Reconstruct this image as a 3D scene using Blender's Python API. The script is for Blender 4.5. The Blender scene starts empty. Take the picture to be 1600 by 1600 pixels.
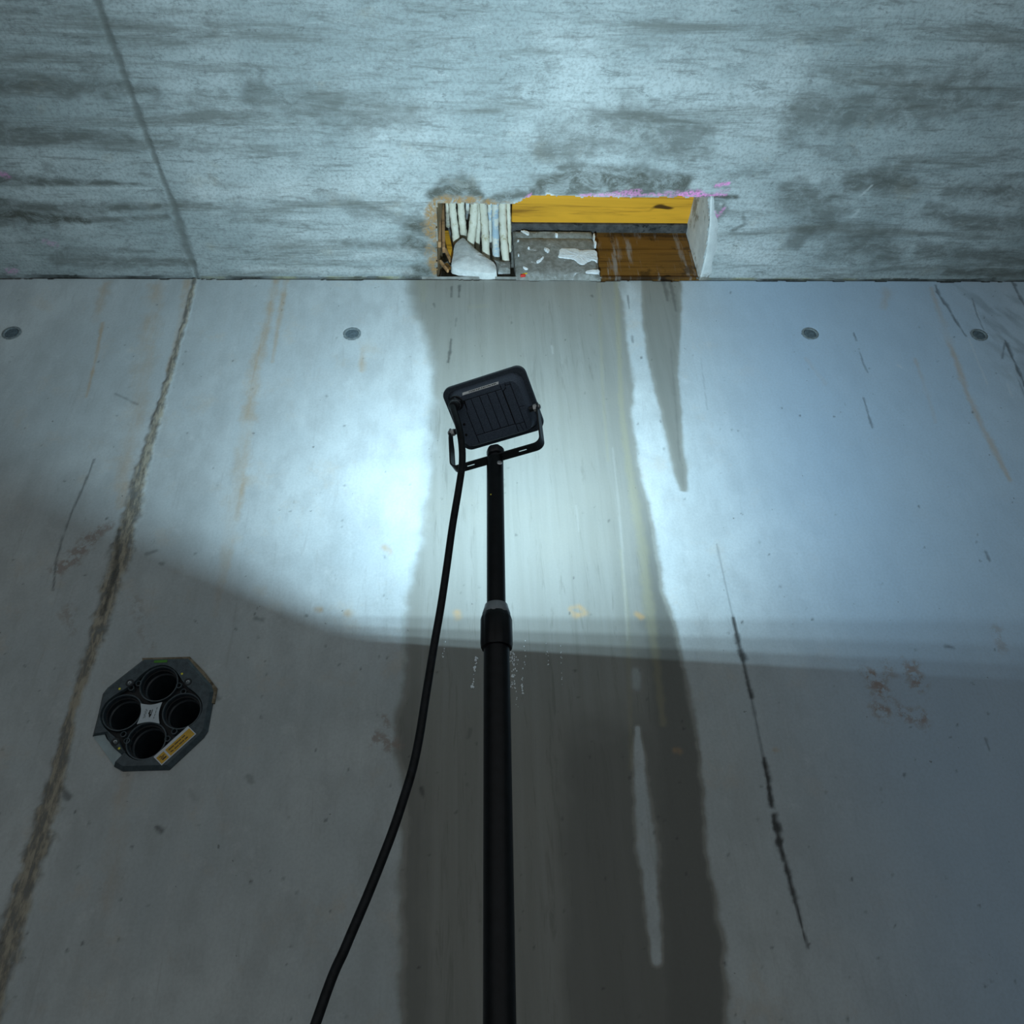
import bpy, bmesh, math, random
import numpy as np
from mathutils import Matrix, Vector

random.seed(7); rng = np.random.default_rng(7)
scene = bpy.context.scene
COL = scene.collection

# ------------------------------------------------------------------ camera
F = 1250.0                                   # focal length in px of the 1600 px frame
ZC = 0.90                                    # camera height above the floor
R = np.array([[0.998407628483305, 0.012935082205754362, -0.05490802340890798],
              [-0.037633691246229756, -0.5723596675243977, -0.8191386428893125],
              [-0.04202276370642774, 0.8199006614460629, -0.5709614634025508]])
cam_d = bpy.data.cameras.new('camera'); cam = bpy.data.objects.new('camera', cam_d); COL.objects.link(cam)
cam_d.sensor_fit = 'HORIZONTAL'; cam_d.sensor_width = 36.0; cam_d.lens = 36.0 * F / 1600.0
cam_d.clip_start = 0.02; cam_d.clip_end = 50
cam.matrix_world = Matrix([[*R[0], 0], [*R[1], 0], [*R[2], ZC], [0, 0, 0, 1]])
scene.camera = cam

# ------------------------------------------------------------------ world and exposure
world = bpy.data.worlds.new('world'); scene.world = world; world.use_nodes = True
bg = world.node_tree.nodes['Background']
bg.inputs[0].default_value = (0.92, 0.97, 1.0, 1); bg.inputs[1].default_value = 0.40   # even ambient fill, let in by a rear side left open for it
LAMP_W = 21.5; LAMP_COL = (0.575, 0.84, 1.0)
vs = scene.view_settings
vs.view_transform = 'Standard'; vs.look = 'None'; vs.exposure = 0.0; vs.gamma = 1.0; vs.use_curve_mapping = False

# ------------------------------------------------------------------ pixel -> point on a known plane
D = 1.65                                     # the wall stands at Y = D
HC = ZC + 2.0523                             # ceiling height
def ray(x, y): return R @ np.array([(x - 800) / F, (800 - y) / F, -1.0])
def onY(x, y, Y=D):
    r = ray(x, y); p = r * (Y / r[1]); p[2] += ZC; return p
def onZ(x, y, Z=HC):
    r = ray(x, y); p = r * ((Z - ZC) / r[2]); p[2] += ZC; return p

# ------------------------------------------------------------------ tagging helpers
def tag(o, label=None, cat=None, group=None, kind=None):
    if label: o['label'] = label
    if cat: o['category'] = cat
    if group: o['group'] = group
    if kind: o['kind'] = kind
    return o
def empty(name, loc):
    o = bpy.data.objects.new(name, None); COL.objects.link(o); o.location = loc
    o.empty_display_size = 0.05; return o
def root_of(o):
    m = Vector((0, 0, 0))
    while o is not None: m += o.location; o = o.parent
    return m
def obj(name, vf, mat, parent=None, smooth=False, loc=None):
    """vf = (verts in world coordinates, faces); the object's origin sits at loc (or at its parent's)"""
    v, f = vf
    base = root_of(parent) if parent else Vector((0, 0, 0))
    o_loc = Vector(loc) - base if loc is not None else Vector((0, 0, 0))
    org = base + o_loc
    me = bpy.data.meshes.new(name)
    me.from_pydata([(p[0] - org.x, p[1] - org.y, p[2] - org.z) for p in v], [], f)
    bm = bmesh.new(); bm.from_mesh(me); bmesh.ops.recalc_face_normals(bm, faces=bm.faces); bm.to_mesh(me); bm.free()
    if smooth:
        me.shade_smooth()
        me.set_sharp_from_angle(angle=math.radians(38))
    me.materials.append(mat)
    o = bpy.data.objects.new(name, me); COL.objects.link(o); o.location = o_loc
    if parent: o.parent = parent
    return o
def join(*vfs):
    V, Fc = [], []
    for v, f in vfs:
        n = len(V); V += [tuple(p) for p in v]; Fc += [tuple(i + n for i in q) for q in f]
    return V, Fc
def xf(vf, O, X, Y, Z):
    O, X, Y, Z = map(np.array, (O, X, Y, Z))
    return [tuple(O + X * p[0] + Y * p[1] + Z * p[2]) for p in vf[0]], vf[1]
def box(x0, x1, y0, y1, z0, z1):
    v = [(x, y, z) for z in (z0, z1) for y in (y0, y1) for x in (x0, x1)]
    return v, [(0, 2, 3, 1), (4, 5, 7, 6), (0, 1, 5, 4), (2, 6, 7, 3), (0, 4, 6, 2), (1, 3, 7, 5)]
def bbox(x0, x1, y0, y1, z0, z1, b=0.002):
    """box with chamfered edges (loft in z)"""
    rings = []
    for z, i in ((z0, b), (z0 + b, 0), (z1 - b, 0), (z1, b)):
        rings.append([(x0 + i + b, y0 + i, z), (x1 - i - b, y0 + i, z), (x1 - i, y0 + i + b, z), (x1 - i, y1 - i - b, z),
                      (x1 - i - b, y1 - i, z), (x0 + i + b, y1 - i, z), (x0 + i, y1 - i - b, z), (x0 + i, y0 + i + b, z)])
    return loft(rings)
def loft(rings, cap0=True, cap1=True, close=True):
    n = len(rings[0]); V = [p for r in rings for p in r]; Fc = []
    for k in range(len(rings) - 1):
        for i in range(n if close else n - 1):
            j = (i + 1) % n
            Fc.append((k * n + i, k * n + j, (k + 1) * n + j, (k + 1) * n + i))
    if cap0: Fc.append(tuple(range(n))[::-1])
    if cap1: Fc.append(tuple((len(rings) - 1) * n + i for i in range(n)))
    return V, Fc
def rrect(w, h, r, z, seg=6, cx=0, cy=0):
    p = []
    for sx, sy, a0 in ((1, 1, 0), (-1, 1, 90), (-1, -1, 180), (1, -1, 270)):
        for k in range(seg + 1):
            a = math.radians(a0 + 90 * k / seg)
            p.append((cx + sx * (w / 2 - r) + r * math.cos(a), cy + sy * (h / 2 - r) + r * math.sin(a), z))
    return p
def circ(r, z, n=24, cx=0, cy=0, a0=0):
    return [(cx + r * math.cos(a0 + 2 * math.pi * k / n), cy + r * math.sin(a0 + 2 * math.pi * k / n), z) for k in range(n)]
def lathe(prof, n=28, cx=0, cy=0, cap0=True, cap1=True, a0=0):
    return loft([circ(r, z, n, cx, cy, a0) for r, z in prof], cap0, cap1)
def catmull(pts, k=8):
    P = [np.array(p, float) for p in pts]; P = [2 * P[0] - P[1]] + P + [2 * P[-1] - P[-2]]; out = []
    for i in range(1, len(P) - 2):
        for s in range(k):
            t = s / k; a, b, c, d = P[i - 1:i + 3]
            out.append(0.5 * (2 * b + (c - a) * t + (2 * a - 5 * b + 4 * c - d) * t * t + (3 * b - a - 3 * c + d) * t ** 3))
    out.append(P[-2]); return out
def tube(path, rad, n=12, cap=True):
    path = [np.array(p, float) for p in path]; N = len(path)
    rad = rad if hasattr(rad, '__len__') else [rad] * N
    rings = []; ref = np.array([1.0, 0.02, 0.03])
    for i, p in enumerate(path):
        t = path[min(i + 1, N - 1)] - path[max(i - 1, 0)]; t /= np.linalg.norm(t)
        a = ref - t * (ref @ t); a /= np.linalg.norm(a); b = np.cross(t, a); ref = a
        rings.append([tuple(p + rad[i] * (a * math.cos(2 * math.pi * k / n) + b * math.sin(2 * math.pi * k / n))) for k in range(n)])
    return loft(rings, cap, cap)

# ------------------------------------------------------------------ materials
class NT:
    def __init__(self, name):
        self.m = bpy.data.materials.new(name); self.m.use_nodes = True
        self.t = self.m.node_tree; self.b = self.t.nodes['Principled BSDF']
    def n(self, typ, **kw):
        nd = self.t.nodes.new(typ)
        for k, v in kw.items(): setattr(nd, k, v)
        return nd
    def put(self, sock, val):
        if hasattr(val, 'is_output') or isinstance(val, bpy.types.NodeSocket): self.t.links.new(val, sock)
        elif isinstance(val, (tuple, list)) and len(val) == 3 and sock.type == 'RGBA': sock.default_value = (*val, 1)
        else: sock.default_value = val
    def mix(self, fac, a, b, blend='MIX'):
        nd = self.n('ShaderNodeMix', data_type='RGBA', blend_type=blend, clamp_factor=True)
        self.put(nd.inputs[0], fac); self.put(nd.inputs[6], a); self.put(nd.inputs[7], b); return nd.outputs[2]
    def math(self, op, a, b=0.0, c=None, clamp=False):
        nd = self.n('ShaderNodeMath', operation=op, use_clamp=clamp)
        self.put(nd.inputs[0], a); self.put(nd.inputs[1], b)
        if c is not None: self.put(nd.inputs[2], c)
        return nd.outputs[0]
    def ramp(self, v, lo, hi, a=0.0, b=1.0):
        nd = self.n('ShaderNodeMapRange', interpolation_type='SMOOTHSTEP', clamp=True)
        self.put(nd.inputs[0], v)
        for i, x in enumerate((lo, hi, a, b)): nd.inputs[i + 1].default_value = x
        return nd.outputs[0]
    def coords(self, scale=(1, 1, 1), kind='Object'):
        tc = self.n('ShaderNodeTexCoord'); mp = self.n('ShaderNodeMapping'); mp.inputs[3].default_value = scale
        self.t.links.new(tc.outputs[kind], mp.inputs[0]); return mp.outputs[0]
    def noise(self, scale, detail=4, rough=0.6, stretch=(1, 1, 1), dist=0.0):
        nd = self.n('ShaderNodeTexNoise'); self.put(nd.inputs['Vector'], self.coords(stretch))
        nd.inputs['Scale'].default_value = scale; nd.inputs['Detail'].default_value = detail
        nd.inputs['Roughness'].default_value = rough; nd.inputs['Distortion'].default_value = dist
        return nd.outputs[0]
    def bump(self, h, strength=0.3, dist=0.002):
        nd = self.n('ShaderNodeBump'); nd.inputs['Strength'].default_value = strength; nd.inputs['Distance'].default_value = dist
        self.put(nd.inputs['Height'], h); self.t.links.new(nd.outputs[0], self.b.inputs['Normal'])
    def attr(self, name):
        a = self.n('ShaderNodeAttribute', attribute_name=name); s = self.n('ShaderNodeSeparateColor')
        self.t.links.new(a.outputs['Color'], s.inputs[0]); return s.outputs[0], s.outputs[1], s.outputs[2], a.outputs['Alpha']

def plain(name, col, rough=0.6, metal=0.0, nscale=60, var=0.15, spec=0.5, bump=0.0):
    t = NT(name); c = t.noise(nscale, 4)
    t.put(t.b.inputs['Base Color'], t.mix(t.ramp(c, .3, .7), tuple(x * (1 - var) for x in col), tuple(min(1, x * (1 + var)) for x in col)))
    t.b.inputs['Roughness'].default_value = rough; t.b.inputs['Metallic'].default_value = metal
    t.b.inputs['Specular IOR Level'].default_value = spec
    if bump: t.bump(c, bump, 0.001)
    return t.m

def concrete_wall():
    t = NT('cast_concrete_wall')
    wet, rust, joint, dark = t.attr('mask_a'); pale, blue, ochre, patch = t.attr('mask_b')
    big = t.noise(2.2, 5, .6); mid = t.noise(14, 5, .65, (1, 1, .55)); fine = t.noise(160, 3, .6)
    st = t.noise(26, 5, .6, (1, 1, .045), .3); sp = t.noise(75, 2, .5)
    dry = t.mix(t.ramp(big, .35, .68), (.46, .50, .505), (.57, .605, .60))
    dry = t.mix(t.math('MULTIPLY', t.ramp(mid, .38, .68), .55), dry, (.395, .415, .41))
    hair = t.noise(70, 5, .7, (1, 1, .09), .6)
    dry = t.mix(t.math('MULTIPLY', t.ramp(hair, .56, .72), .35), dry, (.36, .37, .36))
    dry = t.mix(t.math('MULTIPLY', t.ramp(t.noise(21, 6, .75), .55, .72), .30), dry, (.66, .69, .68))
    dry = t.mix(t.math('MULTIPLY', t.ramp(st, .45, .8), .16), dry, (.66, .68, .67))
    dry = t.mix(t.math('MULTIPLY', t.ramp(t.noise(9, 5, .7), .54, .72), .30), dry, (.54, .46, .36))
    dry = t.mix(t.math('MULTIPLY', blue, .75), dry, (.38, .51, .65))  # bluish lamp light mixed into the dry concrete colour
    wetc = t.mix(t.ramp(st, .34, .70), (.245, .245, .218), (.285, .285, .258))
    wetc = t.mix(t.math('MULTIPLY', t.ramp(t.noise(40, 4, .6, (1, 1, .03), .4), .58, .74), .28), wetc, (.16, .155, .135))
    wetc = t.mix(t.math('MULTIPLY', t.ramp(hair, .55, .70), .40), wetc, (.13, .125, .105))
    wetc = t.mix(t.math('MULTIPLY', t.ramp(big, .42, .66), .35), wetc, (.31, .295, .25))
    c = t.mix(t.ramp(wet, 0, .62), dry, wetc)
    c = t.mix(t.ramp(wet, .6, 1.0), c, (.135, .135, .12))
    grain = t.noise(90, 4, .7, (1, 1, .25))
    c = t.mix(t.math('MULTIPLY', rust, t.math('MULTIPLY', t.ramp(mid, .3, .62, .25, 1), t.ramp(st, .35, .6, .45, 1))), c, (.47, .29, .12))
    c = t.mix(t.math('MULTIPLY', ochre, .55), c, (.36, .33, .19))
    c = t.mix(t.math('MULTIPLY', patch, t.ramp(t.noise(55, 4, .7), .42, .56)), c, (.30, .235, .20))
    jc = t.mix(t.ramp(grain, .38, .62), (.12, .11, .09), (.40, .36, .28))
    c = t.mix(t.math('MULTIPLY', joint, t.ramp(grain, .2, .6, .65, 1)), c, jc)
    c = t.mix(t.math('MULTIPLY', pale, .32), c, (.72, .72, .69))
    c = t.mix(t.math('MULTIPLY', t.ramp(sp, .755, .79), .6), c, (.12, .12, .11))
    c = t.mix(dark, c, (.035, .035, .033))
    c = t.mix(t.math('MULTIPLY', t.ramp(fine, .35, .7), .12), c, (.2, .2, .2))
    t.put(t.b.inputs['Base Color'], c)
    t.put(t.b.inputs['Roughness'], t.ramp(wet, 0, .7, .78, .5)); t.b.inputs['Specular IOR Level'].default_value = .28
    h = t.math('ADD', t.math('MULTIPLY', mid, .5), t.math('MULTIPLY', fine, .12)); h = t.math('SUBTRACT', h, t.math('MULTIPLY', t.ramp(sp, .75, .79), .6))
    h = t.math('ADD', h, t.math('MULTIPLY', t.math('MULTIPLY', joint, grain), 1.5))
    t.bump(h, .35, .002)
    return t.m

def concrete_ceiling():
    t = NT('board_marked_concrete_ceiling')
    grime, rust, joint, pink = t.attr('mask_a'); pale, yellow, dark, _a = t.attr('mask_b')
    big = t.noise(2.6, 5, .6); st = t.noise(12, 7, .74, (.13, 1, 1), .6); st2 = t.noise(58, 7, .74, (.12, 1, 1), .5); fine = t.noise(130, 3, .6)
    blot = t.noise(8, 6, .7, (.8, 1, 1), .8)
    c = t.mix(t.ramp(big, .35, .66), (.33, .365, .355), (.50, .53, .515))
    c = t.mix(t.math('MULTIPLY', t.ramp(st, .48, .68), .85), c, (.18, .185, .165))
    c = t.mix(t.math('MULTIPLY', t.ramp(st2, .52, .70), .7), c, (.15, .155, .14))
    c = t.mix(t.math('MULTIPLY', t.ramp(st2, .46, .30), .40), c, (.60, .63, .61))
    c = t.mix(t.math('MULTIPLY', t.ramp(t.noise(16, 8, .78, (.45, 1, 1), .4), .52, .66), .55), c, (.17, .175, .16))
    c = t.mix(t.math('MULTIPLY', t.ramp(t.noise(7, 5, .65), .6, .72), .25), c, (.46, .40, .30))
    c = t.mix(t.math('MULTIPLY', grime, t.ramp(t.noise(21, 8, .8, (.6, 1, 1), .45), .40, .56, .48, 1)), c, (.095, .095, .078))
    c = t.mix(t.math('MULTIPLY', rust, t.ramp(t.noise(34, 7, .8, (1, 1, 1), 1.2), .40, .56, .12, 1)), c, (.34, .19, .07))
    c = t.mix(t.math('MULTIPLY', joint, .85), c, (.13, .135, .12))
    c = t.mix(t.math('MULTIPLY', pale, .85), c, (.70, .71, .68))
    c = t.mix(t.math('MULTIPLY', yellow, .5), c, (.50, .45, .16))
    c = t.mix(t.math('MULTIPLY', pink, t.ramp(t.noise(120, 3, .6), .36, .52)), c, (.90, .30, .62))
    c = t.mix(dark, c, (.035, .035, .03))
    c = t.mix(t.math('MULTIPLY', t.ramp(fine, .42, .66), .35), c, (.17, .17, .16))
    c = t.mix(t.math('MULTIPLY', t.ramp(t.noise(48, 6, .78, (.5, 1, 1), .5), .57, .66), .5), c, (.13, .135, .125))
    t.put(t.b.inputs['Base Color'], c)
    t.b.inputs['Roughness'].default_value = .85; t.b.inputs['Specular IOR Level'].default_value = .2
    t.bump(t.math('ADD', t.math('ADD', t.math('MULTIPLY', st2, 1.2), st), t.math('MULTIPLY', fine, .2)), .5, .003)
    return t.m

def wood(name, base, dark, grey=0.0):
    t = NT(name)
    g = t.noise(38, 6, .65, (.05, 1, 1), .5); w = t.noise(9, 4, .6, (.12, 1, 1), 1.0)
    kn_ = t.noise(13, 2, .5, (.55, 1.5, 1.5), .3)
    c = t.mix(t.ramp(w, .35, .65), tuple(x * .85 for x in base), tuple(min(1, x * 1.12) for x in base))
    c = t.mix(t.math('MULTIPLY', t.ramp(g, .48, .64), .8), c, dark)
    c = t.mix(t.math('MULTIPLY', t.ramp(t.noise(22, 3, .6, (.03, 1, 1)), .60, .66), .8), c, tuple(x * .6 for x in dark))
    c = t.mix(t.ramp(kn_, .665, .73), c, tuple(x * .35 for x in dark))
    if grey:
        c = t.mix(t.math('MULTIPLY', t.ramp(t.noise(30, 5, .7, (1, .12, .12)), .52, .68), grey), c, (.33, .32, .30))
        c = t.mix(t.math('MULTIPLY', t.ramp(t.noise(11, 5, .7), .55, .66), .6), c, tuple(x * .3 for x in dark))
    t.put(t.b.inputs['Base Color'], c); t.b.inputs['Roughness'].default_value = .6; t.b.inputs['Specular IOR Level'].default_value = .3
    t.bump(g, .3, .001); return t.m

def mottled(name, a, b, c3, s=30, lo=.56, hi=.64, rough=.85):
    t = NT(name); c = t.mix(t.ramp(t.noise(s, 5, .65), .35, .65), a, b)
    c = t.mix(t.ramp(t.noise(s * .62, 5, .7, (.7, 1, 1.2)), lo, hi), c, c3)
    t.put(t.b.inputs['Base Color'], c); t.b.inputs['Roughness'].default_value = rough; t.b.inputs['Specular IOR Level'].default_value = .25
    t.bump(t.noise(s * 2.5, 5, .7), .6, .003); return t.m

M = dict(
    wall=concrete_wall(), ceil=concrete_ceiling(),
    plainc=mottled('side_concrete', (.36, .37, .36), (.45, .46, .45), (.30, .30, .29), 6),
    floor=mottled('concrete_floor', (.30, .31, .31), (.40, .41, .40), (.22, .22, .21), 5),
    recess=mottled('broken_recess_concrete', (.20, .19, .165), (.33, .32, .29), (.12, .11, .09), 24),
    tan=mottled('brown_stained_concrete', (.26, .19, .11), (.40, .29, .16), (.16, .12, .07), 30),
    plaster=mottled('pale_trowelled_plaster', (.52, .53, .51), (.64, .65, .62), (.27, .25, .21), 15, .54, .64),
    yellow=wood('yellow_formwork_wood', (.80, .375, .027), (.26, .11, .012)),
    brown=wood('weathered_brown_wood', (.19, .085, .015), (.045, .019, .005), .6),
    splint=wood('raw_splintered_wood', (.50, .28, .13), (.22, .10, .04)),
    batten=mottled('dark_grey_batten', (.05, .048, .045), (.10, .095, .09), (.02, .02, .018), 40),
    block=mottled('old_grey_block', (.20, .195, .17), (.31, .31, .285), (.55, .56, .55), 60, .60, .68),
    lime=mottled('white_lime_crust', (.78, .80, .80), (.88, .89, .88), (.55, .56, .54), 60, .62, .72),
    lump=mottled('pale_grey_lump', (.56, .57, .54), (.70, .70, .66), (.80, .80, .77), 34, .55, .65),
    foam=mottled('cream_foam', (.70, .66, .52), (.80, .76, .63), (.50, .44, .28), 34, .60, .72),
    foamb=mottled('blue_stained_foam', (.72, .71, .62), (.80, .78, .70), (.46, .58, .66), 40, .52, .62),
    black=plain('black_powder_coat', (.018, .022, .026), .42, 0, 220, .25, .4),
    tubem=plain('black_pole_paint', (.006, .0075, .009), .42, 0, 60, .3, .22),
    house=plain('charcoal_cast_housing', (.092, .122, .168), .55, 0, 500, .22, .4, .25),
    houseedge=plain('dark_charcoal_bezel', (.062, .082, .106), .5, 0, 400, .2, .4),
    groove=plain('groove_shadow_black', (.006, .006, .007), .8),
    rubber=plain('black_rubber_cable', (.008, .010, .012), .5, 0, 90, .45, .22),
    metal=plain('bright_zinc', (.45, .47, .48), .3, .8, 90, .15),
    zinc=plain('pale_zinc_nut', (.62, .64, .64), .4, .2, 90, .2),
    silver=plain('silver_rating_label', (.88, .90, .90), .4, 0, 200, .1),
    print=plain('black_print', (.02, .02, .02), .6),
    clear=plain('milky_plastic_ring', (.20, .23, .25), .3),
    refl=plain('white_lamp_board', (.7, .7, .7), .4),
    duct=plain('blue_black_plastic', (.058, .080, .092), .42, 0, 90, .25, .4),
    ductin=plain('dark_plastic_pipe', (.034, .047, .058), .35, 0, 60, .25, .45),
    ductback=plain('black_plastic_web', (.012, .014, .016), .6),
    film=plain('pale_blue_plastic_edge', (.34, .43, .45), .5, 0, 40, .12),
    label=plain('pale_grey_label', (.50, .56, .60), .55, 0, 60, .06),
    stick=plain('white_sticker_border', (.60, .64, .68), .5, 0, 60, .05),
    amber=plain('amber_sticker_print', (.62, .36, .03), .5, 0, 80, .1),
    dot=plain('yellow_paint_dot', (.75, .68, .05), .5), green=plain('green_label', (.06, .22, .02), .6),
    grout=mottled('brown_grout_edge', (.16, .13, .085), (.26, .22, .16), (.10, .085, .06), 60),
    plugrim=plain('grey_plug_collar', (.17, .20, .205), .7, 0, 120, .3), plug=plain('dark_plug', (.085, .115, .13), .7, 0, 150, .3),
    red=plain('red_plastic', (.55, .03, .02), .4), yel=plain('yellow_plastic', (.62, .42, .02), .4),
    drop=plain('water_drop', (.92, .96, 1.0), .08, 0, 60, .05, 1.0),  # near-white base stands in for glints on the drops
)

# ------------------------------------------------------------------ numpy field helpers
def vnoise(u, v, seed):
    g = np.random.default_rng(seed).random((256, 256))
    i = np.floor(u).astype(int); j = np.floor(v).astype(int); a = u - i; b = v - j
    a = a * a * (3 - 2 * a); b = b * b * (3 - 2 * b); i0, i1, j0, j1 = i % 256, (i + 1) % 256, j % 256, (j + 1) % 256
    return (g[i0, j0] * (1 - a) + g[i1, j0] * a) * (1 - b) + (g[i0, j1] * (1 - a) + g[i1, j1] * a) * b
def fbm(u, v, s, seed, o=4):
    t = 0; amp = .5
    for k in range(o): t = t + amp * (vnoise(u * s, v * s, seed + k) - .5); s *= 2.03; amp *= .55
    return t                                               # about -0.4 .. 0.4
def sstep(x, a, b):
    t = np.clip((x - a) / (b - a), 0, 1); return t * t * (3 - 2 * t)
def pdist(U, V, pts):
    best = np.full(U.shape, 9.0); tpar = np.zeros(U.shape); n = len(pts) - 1
    for k in range(n):
        a, b = np.array(pts[k]), np.array(pts[k + 1]); d = b - a; L = max(d @ d, 1e-12)
        t = np.clip(((U - a[0]) * d[0] + (V - a[1]) * d[1]) / L, 0, 1)
        q = np.hypot(U - a[0] - t * d[0], V - a[1] - t * d[1]); m = q < best
        best = np.where(m, q, best); tpar = np.where(m, (k + t) / n, tpar)
    return best, tpar
def inside(U, V, poly):
    r = np.zeros(U.shape, bool); n = len(poly)
    for i in range(n):
        (x0, y0), (x1, y1) = poly[i], poly[(i + 1) % n]
        if y0 == y1: continue
        c = ((y0 > V) != (y1 > V)) & (U < (x1 - x0) * (V - y0) / (y1 - y0) + x0); r ^= c
    return r
class Field:
    """vertex masks on a grid; strokes are given in photo pixels and laid on the surface by `proj`"""
    def __init__(self, U, V, proj): self.U, self.V, self.proj, self.m = U, V, proj, {}
    def get(self, k):
        if k not in self.m: self.m[k] = np.zeros(self.U.shape)
        return self.m[k]
    def stroke(self, k, pts, w, a=1.0, soft=.5, jit=0.3, js=60, taper=False, seed=1):
        P = [self.proj(*p) for p in pts]; m = self.get(k)
        ws = w if hasattr(w, '__len__') else [w] * len(pts)
        x0, x1 = min(p[0] for p in P) - .12, max(p[0] for p in P) + .12; y0, y1 = min(p[1] for p in P) - .12, max(p[1] for p in P) + .12
        u, v = self.U[0, :], self.V[:, 0]
        i0, i1 = np.searchsorted(u, x0), np.searchsorted(u, x1); j0, j1 = np.searchsorted(v, y0), np.searchsorted(v, y1)
        if i1 <= i0 or j1 <= j0: return
        s = np.s_[j0:j1, i0:i1]; U, V = self.U[s], self.V[s]
        d, t = pdist(U, V, P)
        W = np.interp(t, np.linspace(0, 1, len(ws)), ws) * .0016 * .5          # about 1.6 mm to the pixel
        W = W * (1 + 2.2 * jit * fbm(U, V, js, seed, 4))
        d = d + W * jit * 2 * fbm(U, V, js * 2.1, seed + 9, 3)
        f = 1 - sstep(d, W * (1 - soft), W * (1 + soft) + .0012)
        if taper: f = f * sstep(t, 0, .12) * (1 - sstep(t, .75, 1.0))
        m[s] = np.maximum(m[s], f * a)

def grid_mesh(name, us, vs_, to_world, field_a, field_b, masks, drop, mat, normal_flip=False):
    nu, nv = len(us), len(vs_)
    co = to_world.reshape(-1, 3)
    idx = np.arange(nu * nv).reshape(nv, nu)
    q = np.stack([idx[:-1, :-1], idx[:-1, 1:], idx[1:, 1:], idx[1:, :-1]], -1)
    if normal_flip: q = q[..., ::-1]
    q = q[~drop].reshape(-1, 4)
    me = bpy.data.meshes.new(name); me.vertices.add(len(co)); me.vertices.foreach_set('co', co.astype(np.float32).ravel())
    me.loops.add(q.size); me.loops.foreach_set('vertex_index', q.astype(np.int32).ravel())
    me.polygons.add(len(q)); me.polygons.foreach_set('loop_start', np.arange(0, q.size, 4, dtype=np.int32))
    me.update(calc_edges=True); me.validate()
    for an, keys in (('mask_a', field_a), ('mask_b', field_b)):
        at = me.color_attributes.new(an, 'FLOAT_COLOR', 'POINT')
        arr = np.zeros((len(co), 4), np.float32)
        for c, k in enumerate(keys):
            if k and k in masks: arr[:, c] = masks[k].ravel()
        at.data.foreach_set('color', arr.ravel())
    me.shade_smooth(); me.materials.append(mat)
    o = bpy.data.objects.new(name, me); COL.objects.link(o); return o

XL, XR, YB = -3.2, 3.2, -1.8                              # side walls; rear end left open to let the ambient fill in

# ================================================================== the wall
DUCT = np.array([-0.665, D, 0.6426 + ZC])                  # centre of the pipe sleeve
OCT = [(-46, 126), (50, 126), (119, 52), (119, -46), (54, -118), (-36, -118), (-113, -40), (-114, 52)]
TIES = [(18, 520), (550, 521), (1266, 521), (1530, 523)]
tie_pts = [onY(*p) for p in TIES]

us = np.concatenate([np.linspace(XL, -1.52, 18, endpoint=False), np.arange(-1.5, 1.95, .0035), np.linspace(1.97, XR, 14)])
zs = np.concatenate([np.linspace(0, ZC - .06, 12, endpoint=False), np.arange(ZC - .05, HC - .001, .0035), [HC + .0]])
U, V = np.meshgrid(us, zs)
W = Field(U, V, lambda x, y: tuple(onY(x, y)[[0, 2]]))
def edge(pts):                                             # px polyline -> x as a function of z on the wall
    P = sorted([tuple(onY(*p)[[0, 2]]) for p in pts], key=lambda p: p[1])
    return np.interp(V, [p[1] for p in P], [p[0] for p in P])
jx = fbm(U, V, 26, 3, 5) * .022 + fbm(U, V * .5, 7, 13, 3) * .03
L = edge([(640, 437), (640, 480), (658, 510), (670, 540), (677, 580), (677, 640), (673, 700), (669, 760), (660, 820), (646, 880), (636, 960), (632, 1040), (629, 1090), (618, 1130), (621, 1180), (630, 1230), (634, 1330), (628, 1450), (622, 1700)])
Rr = edge([(966, 437), (974, 480), (984, 540), (990, 600), (988, 660), (996, 720), (1010, 780), (1023, 840), (1035, 900), (1046, 950), (1062, 1020), (1078, 1080), (1088, 1150), (1092, 1200), (1096, 1260), (1107, 1330), (1135, 1480), (1150, 1700)])
softL = .018 + .022 * sstep(V, ZC + .7, ZC + 1.6)
main = sstep(U + jx, L - softL, L + softL) * (1 - sstep(U + jx * .8, Rr - .014, Rr + .012))
fl = edge([(1002, 437), (1004, 500), (1012, 550), (1022, 600), (1034, 650), (1044, 700), (1053, 740), (1064, 768), (1300, 800)])
fr = edge([(1064, 437), (1063, 500), (1063, 550), (1062, 600), (1066, 650), (1069, 700), (1074, 740), (1073, 768), (1050, 800)])
fing = sstep(U + jx * .5, fl - .012, fl + .012) * (1 - sstep(U + jx * .5, fr - .012, fr + .010)) * (V > onY(1068, 770)[2])
wet = np.maximum(main * .62, fing * .72)
wet = np.maximum(wet, .30 * sstep(V, HC - .16, HC - .02) * sstep(U, L, L + .03) * (1 - sstep(U, fr - .02, fr)))      # damp right under the joint
# darker, wetter right-hand band and lower middle
rb = sstep(U + jx, edge([(935, 437), (960, 600), (985, 800), (1000, 1000), (1010, 1200), (1020, 1330), (1030, 1700)]) - .03, edge([(960, 437), (985, 600), (1010, 800), (1030, 1000), (1040, 1200), (1050, 1330), (1060, 1700)]))
wet = np.maximum(wet, main * (.62 + .30 * rb * (1 - sstep(V, ZC + .75, ZC + 1.5))))
lm = sstep(U + jx, edge([(840, 437), (860, 1100), (860, 1700)]), edge([(900, 437), (905, 1100), (905, 1700)])) * (1 - sstep(V + jx * 3, onY(860, 1180)[2], onY(860, 1060)[2]))
wet = np.maximum(wet, main * (.62 + .22 * lm))
lb = (1 - sstep(U + jx, L + .02, L + .09)) * (1 - sstep(V, ZC + .55, ZC + .85))
wet = np.maximum(wet, main * (.62 + .20 * lb))
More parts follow.
